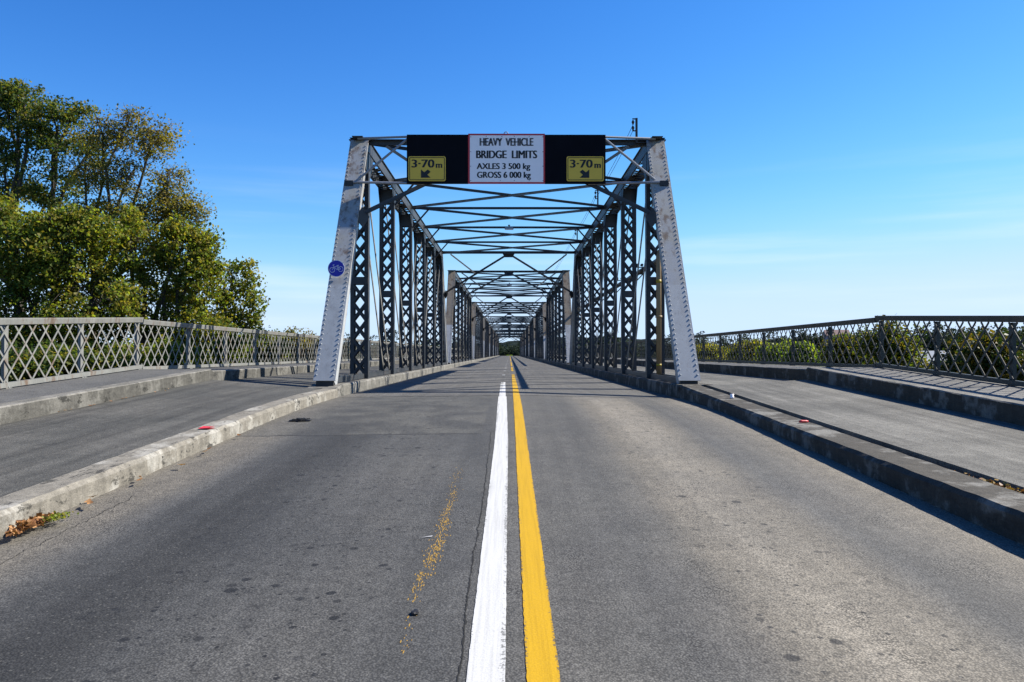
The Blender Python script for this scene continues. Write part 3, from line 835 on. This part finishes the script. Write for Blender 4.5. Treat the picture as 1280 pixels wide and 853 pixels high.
LEAF['shade'] = [mat_leaf('dark_shrub_leaf', (0.017, 0.037, 0.010), (0.038, 0.062, 0.013), .3, .5), mat_leaf('olive_shrub_leaf', (0.061, 0.062, 0.013), (0.115, 0.099, 0.019), .35, .5), mat_leaf('bronze_leaf', (0.100, 0.078, 0.014), (0.177, 0.124, 0.021), .35, .5)]
LEAF['moss'] = [mat_leaf('moss_leaf', (0.046, 0.074, 0.011), (0.084, 0.116, 0.018)), mat_leaf('gold_leaf', (0.123, 0.107, 0.016), (0.200, 0.157, 0.024)), LEAF['shade'][1]]
LEAF['far'] = [mat_leaf('far_leaf', (.018, .036, .020), (.03, .05, .024), .15, .8), mat_leaf('far_leaf_pale', (.04, .055, .022), (.055, .07, .028), .15, .8), mat_leaf('far_leaf_deep', (.012, .022, .02), (.018, .032, .022), .15, .8)]

def leaf_mesh(name, C, size, mats, w, parent, up=.25):
    """C (N,3) leaf centres"""
    N = len(C)
    nr = rng.normal(size=(N, 3)); nr[:, 2] += up; nr /= np.linalg.norm(nr, axis=1)[:, None]
    a = rng.normal(size=(N, 3)); a -= nr*(a*nr).sum(1)[:, None]; a /= np.linalg.norm(a, axis=1)[:, None]
    b = np.cross(nr, a)
    s = (size*rng.uniform(.6, 1.3, N))[:, None]
    v = np.empty((N, 4, 3))
    v[:, 0] = C-a*s*.5; v[:, 1] = C+b*s*.36-a*s*.05+nr*s*.07; v[:, 2] = C+a*s*.55; v[:, 3] = C-b*s*.36-a*s*.05+nr*s*.07
    me = bpy.data.meshes.new(name)
    me.vertices.add(N*4); me.vertices.foreach_set('co', v.reshape(-1))
    me.loops.add(N*4); me.loops.foreach_set('vertex_index', np.arange(N*4, dtype=np.int32))
    me.polygons.add(N); me.polygons.foreach_set('loop_start', np.arange(0, N*4, 4, dtype=np.int32)); me.polygons.foreach_set('loop_total', np.full(N, 4, dtype=np.int32))
    for m_ in mats: me.materials.append(m_)
    me.polygons.foreach_set('material_index', w.astype(np.int32))
    me.update(calc_edges=True); me.validate()
    o = bpy.data.objects.new(name, me); COL.objects.link(o); o.parent = parent
    return o

def tree(name, label, cat, base, lobes, mats, weights, leaf, clump_r, per, limb=True, group=None, trunk_r=.16, airy=.35, crown='crown', twig_frac=.6, fine=0):
    """lobes: (centre, (rx,ry,rz), n_clumps) in world coordinates"""
    base = Vector(base); root = empty(name, base, label, cat, group)
    cen = []; wts = []
    tm = MB()
    low = min(l[0].z for l in lobes)
    fork = Vector((base.x, base.y, base.z+(max(low-base.z, .6))*.75))
    tm.tube([(0, 0, -.4), tuple((fork-base)*.5+Vector((rnd.uniform(-.1, .1), rnd.uniform(-.1, .1), 0))), tuple(fork-base)], [trunk_r*1.25, trunk_r, trunk_r*.85], 8)
    def wob(q): return Vector((rnd.uniform(-q, q), rnd.uniform(-q, q), rnd.uniform(-q*.4, q)))
    for c, r, n in lobes:
        c = Vector(c)
        tip = c+Vector((rnd.uniform(-.3, .3)*r[0], rnd.uniform(-.3, .3)*r[1], r[2]*.75))
        ln = (c-fork).length
        path = [fork, fork.lerp(c, .35)+wob(ln*.07), fork.lerp(c, .7)+wob(ln*.06), c, c.lerp(tip, .55)+wob(r[0]*.12), tip]
        rads = [trunk_r*q for q in (.55, .42, .3, .2, .1, .03)]
        tm.tube([tuple(p-base) for p in path], rads, 6)
        def along(f):
            f *= len(path)-1; i = min(int(f), len(path)-2); return path[i].lerp(path[i+1], f-i)
        for k in range(n):
            d = rng.normal(size=3); d /= np.linalg.norm(d)
            rr = rng.uniform(airy, 1.0)**.7
            p = np.array(c)+d*np.array(r)*rr
            cr = clump_r*rng.uniform(.6, 1.35)
            m_ = int(per*rng.uniform(.5, 1.4))
            g = rng.normal(size=(m_, 3)); g /= np.linalg.norm(g, axis=1)[:, None]
            g *= (rng.uniform(0, 1, m_)**.5)[:, None]*cr*np.array([1.15, 1.15, .75])
            cen.append(p+g-np.array(base))
            pw = np.array(weights, float)
            pw = pw*rng.uniform(.3, 1.8, len(mats)); pw /= pw.sum()
            wts.append(rng.choice(len(mats), size=m_, p=pw))
            if rng.uniform() < twig_frac and limb:
                P = Vector(p); st = along(rnd.uniform(.45, .97)); q = (P-st).length
                mid = st.lerp(P, .5)+wob(q*.12)+Vector((0, 0, q*.10)); tr = trunk_r*.07+.004
                tm.tube([tuple(st-base), tuple(mid-base), tuple(P-base)], [tr, tr*.6, .004], 4, False)
                for _ in range(fine):
                    s0 = mid.lerp(P, rnd.uniform(0, .9)); e = s0+(P-st).normalized()*cr*rnd.uniform(.1, .5)+wob(cr*.8)
                    tm.tube([tuple(s0-base), tuple(s0.lerp(e, .5)+wob(.05)-base), tuple(e-base)], [.007, .005, .003], 3, False)
    tm.build('trunk', M['bark'], root, True)
    leaf_mesh(crown, np.concatenate(cen), leaf, mats, np.concatenate(wts), root)
    return root

def L(px, py, rx, ry, d, n, dd=None):
    s = d/F; return (at(px, py, d), (rx*s, (dd or (rx+ry)/2*s), ry*s), n)
GZ = -3.5
def base_at(px, d, z=GZ): p = at(px, VY, d); return (p.x, p.y, z)

tree('broadleaf_tree', 'tall dark green tree at the left edge, highest crown behind the left railing', 'tree', base_at(25, 31),
     [L(20, 148, 52, 40, 31, 60), L(70, 160, 42, 38, 31, 40), L(5, 215, 60, 45, 31, 60), L(-70, 190, 70, 60, 31, 60), L(-60, 290, 80, 60, 31, 60), L(65, 235, 45, 38, 31, 36), L(28, 118, 34, 14, 31, 18), L(92, 140, 20, 18, 31, 8), L(0, 112, 30, 12, 31, 12), L(110, 190, 26, 26, 31, 14)],
     LEAF['dark'], (.42, .36, .22), .115, .44, 84, trunk_r=.24, airy=.3, fine=1)
tree('broadleaf_tree', 'airy olive brown tree with visible limbs, between the tall dark tree and the blue sky', 'tree', base_at(118, 27),
     [L(128, 168, 34, 28, 27, 32), L(188, 178, 36, 26, 27, 34), L(212, 226, 32, 24, 27, 28), L(158, 225, 42, 30, 27, 30), L(105, 215, 34, 34, 27, 26), L(160, 150, 26, 14, 27, 14), L(214, 262, 34, 22, 27, 30), L(110, 275, 50, 26, 27, 40), L(172, 272, 50, 24, 27, 44), L(236, 268, 24, 20, 27, 20)],
     LEAF['olive'], (.45, .35, .2), .085, .46, 62, trunk_r=.15, twig_frac=1, fine=5, airy=.2)
tree('broadleaf_tree', 'leafy green tree low at the left edge, behind the nearest railing panels', 'tree', base_at(40, 24),
     [L(20, 312, 66, 42, 24, 76), L(85, 318, 52, 40, 24, 60), L(20, 390, 85, 55, 24, 95), L(110, 385, 65, 52, 24, 75), L(-70, 350, 70, 80, 24, 70), L(50, 450, 90, 45, 24, 70), L(60, 280, 50, 20, 24, 30), L(118, 292, 26, 22, 24, 18), L(0, 258, 30, 18, 24, 16), L(88, 268, 18, 14, 24, 9)],
     LEAF['green'], (.42, .36, .22), .105, .40, 92, trunk_r=.2, airy=.35)
tree('broadleaf_tree', 'yellow tinged green tree behind the left railing, right of the airy tree', 'tree', base_at(195, 25.5),
     [L(170, 318, 52, 38, 25.5, 60), L(226, 312, 42, 30, 25.5, 46), L(250, 350, 26, 34, 25.5, 34), L(180, 380, 70, 48, 25.5, 80), L(222, 286, 24, 16, 25.5, 16), L(250, 300, 18, 12, 25.5, 9), L(160, 276, 22, 16, 25.5, 12), L(244, 405, 36, 32, 25.5, 40), L(150, 430, 70, 45, 25.5, 60), L(258, 325, 15, 20, 25.5, 12)],
     [LEAF['green'][0], LEAF['green'][1], LEAF['yellow'][0], LEAF['green'][2]], (.38, .36, .10, .16), .105, .40, 88, trunk_r=.2, airy=.35)
tree('broadleaf_tree', 'small thin green tree, last on the right of the left tree group', 'tree', base_at(292, 27),
     [L(290, 362, 22, 24, 27, 24), L(310, 342, 13, 16, 27, 12), L(318, 378, 13, 16, 27, 14), L(282, 392, 26, 22, 27, 26), L(302, 404, 26, 18, 27, 20), L(275, 430, 30, 24, 27, 24), L(285, 338, 12, 12, 27, 6)],
     LEAF['green'], (.45, .35, .2), .105, .34, 52, trunk_r=.09, fine=3)
lows = [(-10, 465, 19, 75, 45, 'dark'), (105, 468, 20, 65, 40, 'dark'), (200, 462, 22, 60, 38, 'green'), (262, 440, 25, 42, 32, 'green'), (325, 438, 31, 34, 27, 'green'), (375, 436, 37, 28, 24, 'olive')]
labs = ['dark green shrub behind the leftmost panels of the left railing', 'dark green shrub behind the second post of the left railing', 'green shrub behind the bend of the left railing', 'green shrub below the yellow tinged tree behind the level left railing',
        'green shrub below the small thin tree behind the left railing', 'olive shrub behind the left railing, next to the left end post']
for (px, py, d, rx, ry, kd), lb in zip(lows, labs):
    tree('shrub', lb, 'shrub', base_at(px, d, -2.6), [L(px, py, rx, ry, d, 60), L(px-rx*.5, py-ry*.3, rx*.5, ry*.6, d, 26), L(px+rx*.5, py-ry*.25, rx*.5, ry*.65, d, 26)], LEAF[kd], (.5, .3, .2), .10, .34, 64, trunk_r=.07, airy=.2)
right = [(1268, 474, 15.5, 66, 66, 'shade', (.5, .25, .25), 'dark shrub with shiny leaves behind the rightmost railing panels'),
         (1208, 468, 18, 30, 56, 'shade', (.5, .3, .2), 'dark olive shrub right of the white shed, behind the right railing'),
         (1165, 484, 19, 36, 34, 'shade', (.6, .3, .1), 'low dark shrub below the white shed, behind the right railing'),
         (1116, 452, 21, 36, 50, 'moss', (.5, .18, .32), 'tall olive yellow shrub behind the bend of the right railing'),
         (1070, 458, 24, 34, 46, 'moss', (.6, .15, .25), 'olive shrub left of the bend of the right railing'),
         (1020, 456, 28, 36, 26, 'lime', (.35, .1, .55), 'bright green shrub behind the level right railing'),
         (978, 452, 33, 32, 27, 'lime', (.3, .1, .6), 'green shrub with yellow tops in the middle of the level right railing'),
         (938, 448, 39, 32, 26, 'yellow', (.25, .45, .3), 'yellow leaved shrub behind the level right railing'),
         (892, 448, 47, 32, 25, 'yellow', (.25, .5, .25), 'yellow leaved shrub just right of the right end post')]
for px, py, d, rx, ry, kd, w, lb in right:
    tree('shrub', lb, 'shrub', base_at(px, d, -2.6), [L(px, py+ry*.12, rx, ry*.86, d, 60)]+[L(px+rx*rnd.uniform(-.75, .75), py-ry*rnd.uniform(.15, .55), rx*rnd.uniform(.22, .42), ry*rnd.uniform(.35, .55), d, 16) for _ in range(5)], LEAF[kd], w, .10 if d > 22 else .085, .32, 66, trunk_r=.07, airy=.2)

# far trees: three kinds, copied
def far_proto(i, h, r, mats, w):
    return tree('far_tree', 'distant dark green tree among the far trees beyond the river', 'tree', (0, 0, 0),
                [(Vector((0, 0, h*.6)), (r, r, h*.38), 34), (Vector((r*.4, 0, h*.45)), (r*.7, r*.7, h*.3), 20), (Vector((-r*.45, .3, h*.4)), (r*.7, r*.7, h*.3), 20), (Vector((0, 0, h*.2)), (r*.9, r*.9, h*.2), 22)],
                mats, w, .62, 1.0, 24, False, 'trees on the far bank', trunk_r=.25, airy=.2)
protos = [far_proto(0, 10, 4.2, LEAF['far'], (.5, .3, .2)), far_proto(1, 8, 4.8, LEAF['far'], (.25, .6, .15)), far_proto(2, 12, 3.2, LEAF['far'], (.3, .1, .6))]
used = [0, 0, 0]
def put_far(i, x, y, z, s):
    o = protos[i] if not used[i] else copy_tree(protos[i]); used[i] += 1
    o.location = (x, y, z); o.rotation_euler.z = rnd.uniform(0, 6.28); o.scale = (s, s, s*rnd.uniform(.85, 1.15))
    return o
for k in range(46):
    px = 340+k*13.5+rnd.uniform(-5, 5)
    if 618 < px < 656: continue
    d = rnd.uniform(268, 300)
    put_far(rnd.choice((0, 0, 1, 1, 2)), (px-VX)*d/F, d, -1.5, rnd.uniform(.75, 1.12))
for k in range(30):       # wooded rise on the right
    px = 965+k*11.3+rnd.uniform(-6, 6); d = rnd.uniform(150, 230) if px > 1090 else rnd.uniform(230, 265)
    ty = rnd.uniform(399, 411) if px > 1090 else rnd.uniform(411, 420)
    i = rnd.choice((0, 2, 2, 1)); sc = rnd.uniform(.75, 1.0); h = (10, 8, 12)[i]*sc
    put_far(i, (px-VX)*d/F, d, 1.4+(442-ty)*d/F-h, sc)
for px_, tz in ((622, 6.2), (630, 5.2), (636, 5.8), (641, 4.8), (650, 6.0)):
    sc = .62; put_far(2, at(px_, 442, 300+px_ % 7).x, 300+px_ % 7, tz-12*sc, sc)
o = put_far(2, at(645, 442, 285).x, 285, -1.0, .42); o['label'] = 'small dark tree closing the view at the right of the far bridge end'
o = empty('far_bush', (at(637, 442, 272).x, 272, -.3)); bpy.data.objects.remove(o)
tree('shrub', 'tiny bright green bush at the far end of the road', 'shrub', (at(637.5, 442, 272).x, 272, -.4), [(Vector((at(636.5, 442, 272).x, 272, .55)), (1.0, .7, .55), 16), (Vector((at(639, 442, 272).x, 272, .35)), (.8, .6, .5), 12)], LEAF['lime'], (.4, .5, .1), .25, .3, 26, trunk_r=.05)

# ------------------------------------------------------------------ ground, river, hills
def gz(x, y):
    # embankment near the road, banks, river bed, far bank
    ax = abs(x)
    bank_y = 44+max(0, x)*1.5+max(0, -x)*.5
    far_y = 248+max(0, x)*1.2
    emb = -.25 if y < 15 else -.25-(y-15)*.35
    side = -3.4
    t = min(1, max(0, (ax-7.6)/6)); t = t*t*(3-2*t)
    z = emb*(1-t)+side*t if y < 24 else side
    z = max(z, side) if y < 24 else z
    if y < 24: z = max(side, z)
    if y > bank_y and y < far_y: z = side-4.5*min(1, (y-bank_y)/12)*min(1, max(0, (far_y-y)/8))
    if y > far_y: z = side+3.0*min(1, (y-far_y)/10)
    if y > 254 and ax < 5: z = -.05-.012*max(0, y-262)
    return z
gx = [-900, -500, -250, -120, -70, -45, -32, -24, -18, -15, -13, -11, -9.5, -8.4, -7.6, -7.2, -4, 0, 4, 7.2, 7.6, 8.4, 9.5, 11, 13, 15, 18, 24, 32, 45, 70, 100, 140, 200, 300, 500, 900]
gy = [-60, -30, -14, -6, 0, 5, 10, 15, 17, 20, 24, 28, 34, 42, 50, 58, 70, 90, 120, 160, 200, 236, 244, 250, 254, 258, 262, 268, 280, 300, 340, 420, 700, 1500]
m = MB(); n = len(gx)
m.add([(x, y, gz(x, y)) for y in gy for x in gx], [(j*n+i, j*n+i+1, (j+1)*n+i+1, (j+1)*n+i) for j in range(len(gy)-1) for i in range(n-1)])
t = NT('grassy_bank'); a = t.noise(.6, 5, .65); b = t.noise(9, 4, .7)
c = t.mix(t.step(a, .35, .65), (.035, .05, .016), (.075, .07, .03)); c = t.mix(1, c, t.ramp(b, [(.3, .6), (.7, 1.3)]), 'MULTIPLY')
M['grass'] = t.out(c, .95, 0, .1)
tag(m.build('ground', M['grass'], smooth=True, fix=False), kind='structure')
m = MB(); m.add([(-900, 30, -5.2), (900, 30, -5.2), (900, 700, -5.2), (-900, 700, -5.2)], [(0, 1, 2, 3)])
tag(m.build('river', M['water'], fix=False), kind='structure')
m = MB(); m.sweep(lambda y: [(x+.0009*(y-262)**1.6, -.0-.010*(y-262)+.56*max(0, 1-(y-262)/8)) for x in (-3.4, 0, 3.4)], frange(262.02, 330, 4), caps=False)
tag(m.build('far_road', M['strip_a'], fix=False), kind='structure')
# hills
t = NT('wooded_hillside'); a = t.noise(.05, 6, .7); b = t.voro(.16)
c = t.mix(t.step(a, .35, .65), (.010, .022, .022), (.024, .036, .026)); c = t.mix(1, c, t.step(b, 0, .8, 1.25, .5), 'MULTIPLY')
t.bump(t.math('MULTIPLY', b, -1), 1, 3); M['hill'] = t.out(c, .95, 0, .05)
def hill(name, x0, x1, y0, y1, fn, nx=60, ny=18):
    m = MB(); 
    for j in range(ny+1):
        for i in range(nx+1):
            x = x0+(x1-x0)*i/nx; y = y0+(y1-y0)*j/ny
            e = math.sin(math.pi*j/ny)**.8*min(1, min(i, nx-i)/6)
            m.v.append((x, y, -4+e*fn(x, y)+e*1.6*math.sin(x*.31+y*.17)*math.sin(y*.23-x*.11)))
    n = nx+1; m.add([], [])
    for j in range(ny):
        for i in range(nx): m.f.append((j*n+i, j*n+i+1, (j+1)*n+i+1, (j+1)*n+i)); m.m.append(0)
    tag(m.build(name, M['hill'], smooth=True), kind='structure')
hill('hills', 90, 700, 300, 620, lambda x, y: 11+11*(1-math.exp(-(max(0, x-120)/140)))+3*math.sin(x*.02))
hill('hills', -330, 140, 380, 700, lambda x, y: 11.5+2.5*math.sin(x*.03)+2*math.sin(x*.011+1))

# houses far off
def house(name, label, x, y, z, w, d, h, roof_h, wall, roof, ang):
    r = empty(name, (x, y, z), label, 'house'); r.rotation_euler.z = ang
    m = MB(); m.box(-w/2, w/2, -d/2, d/2, 0, h); wl = m.build('wall', wall, r)
    m = MB(); m.prism([(-d/2-.4, h), (d/2+.4, h), (0, h+roof_h)], 'x', -w/2-.4, w/2+.4); rf = m.build('roof', roof, r)
    for k in (-1, 1):
        m = MB(); m.box(k*w*.25-.6, k*w*.25+.6, -d/2-.05, -d/2-.003, h*.35, h*.8); m.build('window', M['black'], r)
    m = MB(); m.box(-.45, .45, -d/2-.05, -d/2-.003, 0, h*.78); m.build('door', M['steel_dark'], r)
wallw = mat_plain('white_weatherboard', (.62, .63, .64), .7, .06); wallp = mat_plain('pink_brick', (.55, .36, .38), .8, .1)
roofg = mat_plain('grey_iron_roof', (.50, .52, .54), .5, .08); roofr = mat_plain('red_brown_roof', (.24, .15, .14), .7, .15)
p = at(1172, 456, 105); house('shed', 'long low white shed seen through the right railing between shrubs', p.x, p.y, -2.9, 13, 6, 2.5, 1.1, wallw, roofg, -.45)
p = at(1046, 416, 215); house('house', 'pinkish house among the trees above the right railing', p.x, p.y, 2.2, 5.5, 6, 4.0, 1.6, wallp, roofr, -.25)
p = at(1158, 440, 150); house('house', 'small white house far behind the right railing posts', p.x, p.y, -2.6, 9, 7, 3, 1.5, wallw, roofg, -.5)

# ------------------------------------------------------------------ litter and leaves
BL = [mat_leaf('dry_orange_leaf', (.28, .13, .05), (.42, .24, .11), .15), mat_leaf('dry_brown_leaf', (.14, .06, .025), (.24, .12, .05), .15)]
def ground_pt(px, py, dz=0): d = F*(EYE-dz)/(py-395); return Vector(((px-VX)*d/F, d, G*d+dz))
pl = empty('leaf_pile', ground_pt(42, 657), 'small heap of dry orange leaves in the left gutter', 'leaves')
N = 330; s = rng.uniform(-1, 1, N); C = np.stack([-.035*s+rng.normal(0, .028, N)*(1-abs(s)*.5), .26*s+rng.normal(0, .03, N), .01+np.abs(rng.normal(0, .018, N))*(1.1-np.abs(s))], 1)
leaf_mesh('dry_leaves', C, .05, BL, rng.integers(0, 2, N), pl, 1.0)
wd = empty('weed', ground_pt(72, 650), 'green weed growing at the end of the leaf heap by the left kerb', 'weed')
N = 160; C = np.stack([rng.normal(0, .03, N), rng.normal(.02, .06, N), .008+np.abs(rng.normal(0, .018, N))], 1)
leaf_mesh('weed_leaves', C, .022, LEAF['green'], rng.integers(0, 3, N), wd, .6)
for k, (px, py) in enumerate([(112, 628), (118, 622), (176, 601), (177, 597), (228, 582), (262, 562), (115, 630), (300, 545), (258, 565)]):
    p = ground_pt(px, py); me = MB(); l = rnd.uniform(.035, .06); w = l*.4; a = rnd.uniform(0, 6.28)
    pts = [(-l, 0, .012), (-l*.3, w, .004), (l*.5, w*.8, .008), (l, 0, .02), (l*.5, -w*.8, .018), (-l*.3, -w, .012), (0, 0, .003)]
    me.add([(x*math.cos(a)-y*math.sin(a), x*math.sin(a)+y*math.cos(a), z) for x, y, z in pts], [(6, 0, 1), (6, 1, 2), (6, 2, 3), (6, 3, 4), (6, 4, 5), (6, 5, 0)])
    o = me.build('fallen_leaf', BL[k % 2], fix=False); o.location = p+Vector((0, 0, .004)); tag(o, 'small dry brown leaf lying along the left gutter', 'leaf', 'dry leaves along the left gutter')
sl_ = empty('leaf_drift', (3.71, 5.9, zkerb(1, 5.9)-.04), 'drift of dry golden leaves caught in the slot of the right kerb', 'leaves')
N = 260; C = np.stack([rng.normal(0, .022, N), rng.normal(-.15, .32, N), np.abs(rng.normal(0, .018, N))], 1); C[:, 2] += C[:, 1]*.0405
leaf_mesh('dry_leaves', C, .04, [mat_leaf('gold_dry_leaf', (.24, .15, .04), (.36, .25, .08), .15), BL[1]], rng.integers(0, 2, N), sl_, .8)
for k in range(16):
    y = rnd.uniform(8.4, 14.5); x = -5.72+abs(rnd.gauss(0, .06)); zz = zlane(y)+(zkerb(-1, y)-zlane(y))*(5.75+x)/2.2
    me = MB(); l = rnd.uniform(.02, .045); w = l*.45; a = rnd.uniform(0, 6.28)
    pts = [(-l, 0, .012), (0, w, .004), (l, 0, .015), (0, -w, .012)]
    me.add([(x_*math.cos(a)-y_*math.sin(a), x_*math.sin(a)+y_*math.cos(a), z_) for x_, y_, z_ in pts], [(0, 1, 2, 3)])
    o = me.build('fallen_leaf', BL[k % 2], fix=False); o.location = (x, y, zz+.006); tag(o, 'tiny dry leaf at the foot of the raised left footpath kerb', 'leaf', 'dry leaves below the left footpath kerb')
# red scrap left, red tube right, white cap, dark rag, paper scrap, stone
d = F*(EYE-.13)/(536-395); x = (268-VX)*d/F
m = MB(); m.add([(-.07, -.08, .004), (.05, -.09, .012), (.075, .06, .022), (.01, .10, .012), (-.06, .05, .02)], [(0, 1, 2), (0, 2, 3), (0, 3, 4)])
m.add([(-.07, -.08, .0), (.05, -.09, .0), (.075, .06, .0), (.01, .10, .0), (-.06, .05, .0)], [(0, 2, 1), (0, 3, 2), (0, 4, 3)])
o = m.build('plastic_scrap', M['red']); o.location = (-3.40, d, zkerb(-1, d)+.006); tag(o, 'crumpled red plastic scrap on top of the left kerb', 'litter')
d = F*(EYE-.175)/(532-395)
m = MB(); m.tube([(-.10, 0, .028), (-.05, .005, .032), (.04, 0, .03), (.09, -.01, .028)], [.024, .030, .028, .022], 9)
o = m.build('crushed_can', M['red'], smooth=True); o.location = (3.53, 9.55, zkerb(1, 9.55)+.004); o.rotation_euler.z = .3; o.scale = (.6, .6, .6); tag(o, 'crushed red can on top of the right kerb', 'litter')
m = MB(); m.tube([(0, 0, 0), (0, 0, .03), (0, 0, .034), (0, 0, .07)], [.032, .032, .024, .034], 12)
o = m.build('paper_cup', M['sign_white'], smooth=True); o.location = (3.52, 12.6, zkerb(1, 12.6)+.003); tag(o, 'small white cup standing on the right kerb by the slot', 'litter')
m = MB(); m.bar((-.2, 0, .012), (.2, .02, .012), .20, .016, (0, 1, 0))
for k in range(16):
    a = rnd.uniform(0, 6.28); x0 = rnd.uniform(-.13, .13); y0 = rnd.uniform(-.1, .1); l = rnd.uniform(.05, .12)
    m.bar((x0, y0, .015+rnd.random()*.02), (x0+l*math.cos(a), y0+l*.7*math.sin(a), .015+rnd.random()*.03), .04, .018, (0, 0, 1))
p = ground_pt(376, 523); o = m.build('rag', M['rubber']); o.location = (p.x, p.y, zroad(p.x, p.y)+.006); o.scale = (.7, .7, .6); tag(o, 'crumpled black rag on the road near the left kerb', 'litter')
p = ground_pt(534, 670); m = MB(); m.add([(-.06, -.03, .004), (.05, -.005, .005), (.06, .05, .01), (.0, .02, .005)], [(0, 1, 2, 3)]); o = m.build('paper_scrap', mat_plain('grey_paper', (.42, .42, .43), .8), fix=False); o.location = (p.x, p.y, zroad(p.x, p.y)+.003); o.scale = (.6, .6, .6); tag(o, 'pale torn paper scrap left of the worn yellow line', 'litter')
p = ground_pt(520, 764); bm = bmesh.new(); bmesh.ops.create_icosphere(bm, subdivisions=2, radius=.022)
for v in bm.verts: v.co = Vector((v.co.x*.9, v.co.y*1.5, v.co.z*.45))*(1+.15*math.sin(v.co.x*200+v.co.y*130))
me = bpy.data.meshes.new('pebble'); bm.to_mesh(me); bm.free(); me.materials.append(M['rubber']); o = bpy.data.objects.new('pebble', me); COL.objects.link(o); o.location = (p.x, p.y, zroad(p.x, p.y)+.008); tag(o, 'flat black pebble on the left lane near the camera', 'stone')

# ------------------------------------------------------------------ sky, sun, camera
SUN = Vector((1.09, .34, 1.0)).normalized()
w = bpy.data.worlds.new('World'); scene.world = w; w.use_nodes = True; nt = w.node_tree
bg = nt.nodes['Background']; sk = nt.nodes.new('ShaderNodeTexSky'); sk.sky_type = 'NISHITA'; sk.sun_disc = False
sk.sun_elevation = math.asin(SUN.z); sk.sun_rotation = math.atan2(SUN.x, SUN.y)
sk.altitude = 0; sk.air_density = .8; sk.dust_density = .12; sk.ozone_density = 3.0
tint = nt.nodes.new('ShaderNodeMix'); tint.data_type = 'RGBA'; tint.blend_type = 'MULTIPLY'; tint.inputs[0].default_value = 1
nt.links.new(sk.outputs[0], tint.inputs[6]); tint.inputs[7].default_value = (1.10, 1.065, 1.13, 1)
hs = nt.nodes.new('ShaderNodeHueSaturation'); hs.inputs['Saturation'].default_value = 1.18; hs.inputs['Value'].default_value = .72
gm = nt.nodes.new('ShaderNodeGamma'); gm.inputs[1].default_value = 1.28
nt.links.new(tint.outputs[2], gm.inputs[0]); nt.links.new(gm.outputs[0], hs.inputs['Color'])
soft = []
sr = nt.nodes.new('ShaderNodeSeparateColor'); cb = nt.nodes.new('ShaderNodeCombineColor'); nt.links.new(hs.outputs[0], sr.inputs[0])
for ch, lim in enumerate((3.5, 4.6, 6.2)):      # a haze limit: the brightest low sky stays pale blue
    def mth(op, a, b):
        q = nt.nodes.new('ShaderNodeMath'); q.operation = op
        for i_, v_ in enumerate((a, b)):
            if isinstance(v_, float): q.inputs[i_].default_value = v_
            else: nt.links.new(v_, q.inputs[i_])
        return q.outputs[0]
    x_ = sr.outputs[ch]
    d_ = mth('POWER', mth('ADD', mth('POWER', mth('DIVIDE', x_, lim), 4.0), 1.0), .25)
    nt.links.new(mth('DIVIDE', x_, d_), cb.inputs[ch])
tc = nt.nodes.new('ShaderNodeTexCoord')
mp = nt.nodes.new('ShaderNodeMapping'); mp.inputs['Scale'].default_value = (1.1, 1.1, 17); mp.inputs['Location'].default_value = (1.9, .6, 2.37); mp.inputs['Rotation'].default_value = (0, R(-2), 0)
nt.links.new(tc.outputs['Generated'], mp.inputs['Vector'])
no = nt.nodes.new('ShaderNodeTexNoise'); no.inputs['Scale'].default_value = 1.6; no.inputs['Detail'].default_value = 5; no.inputs['Roughness'].default_value = .5
nt.links.new(mp.outputs[0], no.inputs['Vector'])
mr = nt.nodes.new('ShaderNodeMapRange'); mr.interpolation_type = 'SMOOTHSTEP'; mr.inputs['From Min'].default_value = .46; mr.inputs['From Max'].default_value = .80; mr.inputs['To Max'].default_value = .5
nt.links.new(no.outputs['Fac'], mr.inputs['Value'])
mx = nt.nodes.new('ShaderNodeMix'); mx.data_type = 'RGBA'
sp = nt.nodes.new('ShaderNodeSeparateXYZ'); nt.links.new(tc.outputs['Generated'], sp.inputs[0])
lo = nt.nodes.new('ShaderNodeMapRange'); lo.interpolation_type = 'SMOOTHSTEP'; lo.inputs['From Min'].default_value = .27; lo.inputs['From Max'].default_value = .10
nt.links.new(sp.outputs['Z'], lo.inputs['Value'])
ml = nt.nodes.new('ShaderNodeMath'); ml.operation = 'MULTIPLY'; nt.links.new(mr.outputs[0], ml.inputs[0]); nt.links.new(lo.outputs[0], ml.inputs[1])
nt.links.new(ml.outputs[0], mx.inputs[0]); nt.links.new(cb.outputs[0], mx.inputs[6]); mx.inputs[7].default_value = (5, 5.6, 6.2, 1)
nt.links.new(mx.outputs[2], bg.inputs['Color']); bg.inputs['Strength'].default_value = .088

sl = bpy.data.lights.new('sun', 'SUN'); sl.energy = 5.0; sl.angle = R(.5); sl.color = (1, .94, .825)
so = bpy.data.objects.new('sun', sl); COL.objects.link(so); so.rotation_euler = SUN.to_track_quat('Z', 'Y').to_euler(); so.location = (30, 10, 30)

cam = bpy.data.cameras.new('camera'); co = bpy.data.objects.new('camera', cam); COL.objects.link(co); scene.camera = co
cam.sensor_width = 36; cam.lens = F/1280*36; cam.clip_end = 5000; cam.clip_start = .05
co.location = (0, 0, EYE)
co.rotation_euler = (R(90)+math.atan((VY-426.5)/F), 0, -math.atan((640-VX)/F))
vs = scene.view_settings; vs.view_transform = 'Standard'; vs.look = 'None'; vs.exposure = 1.12; vs.gamma = 1
scene.cycles.max_bounces = 6; scene.cycles.transparent_max_bounces = 6
